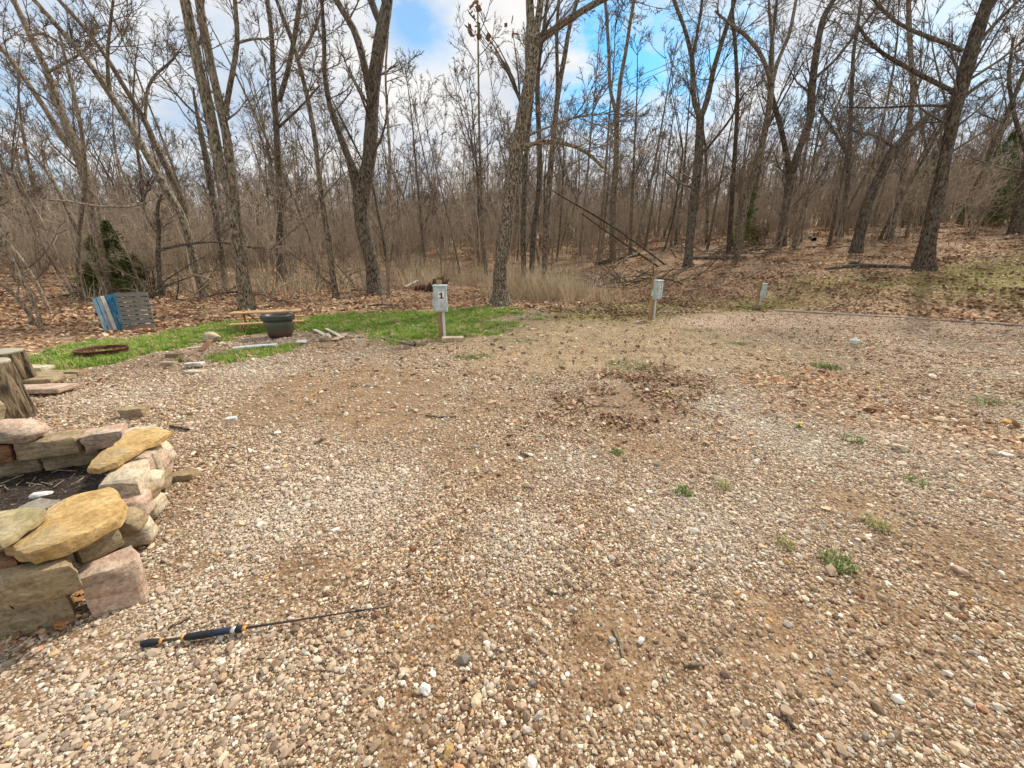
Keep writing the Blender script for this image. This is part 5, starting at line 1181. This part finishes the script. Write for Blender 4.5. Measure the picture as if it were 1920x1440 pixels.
# ------------------------------------------------------------------ picnic table
def table():
    hz = .50; a = PY(429, 590, 9.1); b = PY(560, 580, 9.75); q = G(500, 624); hz = .56
    base = min(T(a.x, a.y), T(b.x, b.y)); ln = math.hypot(b.x - a.x, b.y - a.y); rz = math.atan2(b.y - a.y, b.x - a.x)
    hz = (a.z + b.z) / 2 - base; t = thing('picnic_table', 'low reddish wooden picnic table at the edge of the grass', 'picnic table', ((a.x + b.x) / 2, (a.y + b.y) / 2 + .1, base), rz)
    for k in range(4): box('top_plank', ln, .125, .032, WD_TABLE, t, (0, (k - 1.5) * .135, hz), (0, 0, 0), .004)
    for s in (-1, 1):
        for k in range(2): box('seat_plank', ln * 1.02, .105, .032, WD_TABLE, t, (.03, s * (.50 + .11 * k) - .0, hz * .52), (0, 0, 0), .004)
    for s in (-1, 1):
        x = s * (ln / 2 - .2)
        for k in (-1, 1): box('leg', .05, .09, hz * 1.25, WD_TABLE, t, (x, k * .33, hz * .42), (k * .38, 0, 0), .004)
        box('seat_beam', .035, 1.2, .08, WD_TABLE, t, (x + .036, 0, hz * .52 - .057), (0, 0, 0), .004); box('top_beam', .035, .5, .06, WD_TABLE, t, (x + .036, 0, hz - .047), (0, 0, 0), .004)
        box('brace', .04, .03, .42, WD_TABLE, t, (x - s * .17, 0, hz * .78), (0, s * .75, 0), .004)
table()
# ------------------------------------------------------------------ planter pot
def pot():
    q = G(527, 633); t = thing('planter_pot', 'large round dark green planter pot with a rolled rim in front of the picnic table', 'planter', q)
    m = MT('pot_glaze', .4); sx = m.n('ShaderNodeSeparateXYZ'); m.set(sx, i0=m.coord('Object')); nz = m.noise(m.coord('Object'), 6, 5)
    z = m.math('ADD', sx.outputs[2], m.math('MULTIPLY', m.math('SUBTRACT', nz, .5), .14))
    m.col(m.ramp(m.math('MULTIPLY', z, 1.85), [(.0, (.03, .018, .016)), (.16, (.085, .035, .028)), (.27, (.11, .07, .045)), (.33, (.06, .07, .045)), (.6, (.065, .082, .052)), (.85, (.05, .055, .045)), (1, (.05, .054, .05))])); m.bump(nz, .2, .004); m.b.inputs['Specular IOR Level'].default_value = .5
    s = 1.0
    lathe('bowl', [(.17, 0), (.215, .015), (.235, .05), (.26, .16), (.275, .28), (.285, .40), (.26, .40), (.25, .30), (.0, .30)], m.m, t, 56)
    lathe('rim', [(.275, .385), (.315, .395), (.325, .42), (.315, .445), (.325, .465), (.318, .495), (.295, .505), (.27, .495), (.262, .40)], plain('pot_rim', (.065, .07, .062), .4, .15), t, 56)
    lathe('potting_soil', [(.26, .30), (.26, .43), (.2, .445), (.01, .45)], plain('potting_soil', (.05, .035, .025), .95, .4, 40), t, 40)
pot()
# ------------------------------------------------------------------ fire ring
def fire():
    q = G(172, 671); t = thing('fire_ring', 'rusty steel fire ring on the grass at the left', 'fire ring', q + Vector((0, .2, 0))); r = .34; seg = 56
    lathe('band', [(r, -.02), (r, .10), (r + .012, .11), (r - .0, .125), (r - .025, .11), (r - .02, -.02)], RUST, t, seg)
    b = t.children[0]; me = b.data
    bm = bmesh.new(); bm.from_mesh(me); fs = [f for f in bm.faces if len(f.verts) > 4]; bmesh.ops.delete(bm, geom=fs, context='FACES'); bm.to_mesh(me); bm.free()
    rs = np.random.RandomState(3); n = 40; v = [(0, 0, .03)] + [(r * .97 * math.cos(6.2832 * k / n), r * .97 * math.sin(6.2832 * k / n), .01) for k in range(n)]
    o = link('ash', mk('ash', v, [(0, k + 1, (k + 1) % n + 1) for k in range(n)]), plain('ash', (.11, .075, .06), .95, .5, 12), t)
    fire.t = t
fire()

# a few large oak leaves caught at the foot of the bed
LM3 = MT('oak_leaf', .75); LM3.col(LM3.ramp(LM3.noise(LM3.coord('Object'), 5), [(.3, (.20, .085, .03)), (.7, (.52, .27, .11))]))
for k, (px, py, rz, sc, lab) in enumerate([(130, 1168, .9, .085, 'large orange-brown oak leaf lying flat below the corner stone'), (146, 1132, 2.2, .09, 'curled orange-brown oak leaf against the corner stone'), (118, 1182, .2, .05, 'small tan oak leaf lowest of the ones by the bed'), (157, 1118, 1.4, .06, 'dark curled leaf tucked under the corner stone')]):
    v, f = leaf_mesh(70 + k); o = link('oak_leaf', mk('oak_leaf', [(a * sc, b * sc, c * sc) for a, b, c in v], f), LM3.m); o.location = G(px, py) + Vector((0, 0, .022)); o.rotation_euler = (.25, .2 * k, rz); tag(o, lab, 'leaf')
tot = sum(len(m.polygons) * 2 for m in bpy.data.meshes if m.users); print('TRIS approx', tot)

for k, (px, py, sz, m_, lab) in enumerate([(600, 630, .07, ST_GREY, 'grey rubble stone left of the whitish boards'), (640, 634, .08, ST_PINK, 'pink rubble stone between the crossing boards'), (596, 640, .06, ST_CREAM, 'small cream rubble stone in front of the cream rock'), (662, 640, .06, ST_CREAM, 'small pale rubble stone at the right end of the rubble'),
        (580, 632, .06, ST_TAN, 'tan rubble stone nearest the planter'), (634, 648, .05, ST_RUST, 'reddish rubble stone in front of the boards'), (676, 634, .07, ST_GREY, 'grey rubble stone farthest right beside the edging strip')]):
    loose(px, py, sz, sz * .8, sz * .5, m_, lab, k, 'rubble_stone', 'blob', 'stone', seed=90 + k)
LV = MT('clinging_leaf', .8); LV.col((.20, .11, .06))
def cling():
    t = [o for o in C.objects if o.get('label', '').startswith('big leaning oak')][0]; g = Vector(t.location); rs = np.random.RandomState(6); V = []; Fc = []; b_ = []
    for (px, py, c) in [(893, 18, 14), (880, 22, 8), (885, 55, 10), (897, 60, 14), (925, 88, 9), (935, 118, 6), (960, 50, 6), (1010, 220, 6)]:
        q = PY(px, py, g.y + rs.uniform(-.4, .4)) - g; r_ = PY(975, 190, g.y) - g; n_ = 5
        b_.append(np.array([r_.lerp(q, s_) + Vector((0, rs.normal(0, .05), .5 * math.sin(s_ * 3.14) * (1 - s_))) for s_ in np.linspace(0, 1, n_)]))
        for i in range(c):
            p = np.array(q) + rs.normal(0, .11, 3); u = rs.normal(0, .05, 3); v = rs.normal(0, .05, 3); b = len(V); V += [p - u, p + v, p + u, p - v]; Fc.append((b, b + 1, b + 2, b + 3))
    o = link('dead_leaves', mk('dead_leaves', V, np.array(Fc)), LV.m, t); o['kind'] = 'stuff'
    tubes('branch', [(np.array(b_), np.tile(np.linspace(.03, .007, 5), (len(b_), 1)), 4)], TWIG, t)
cling()
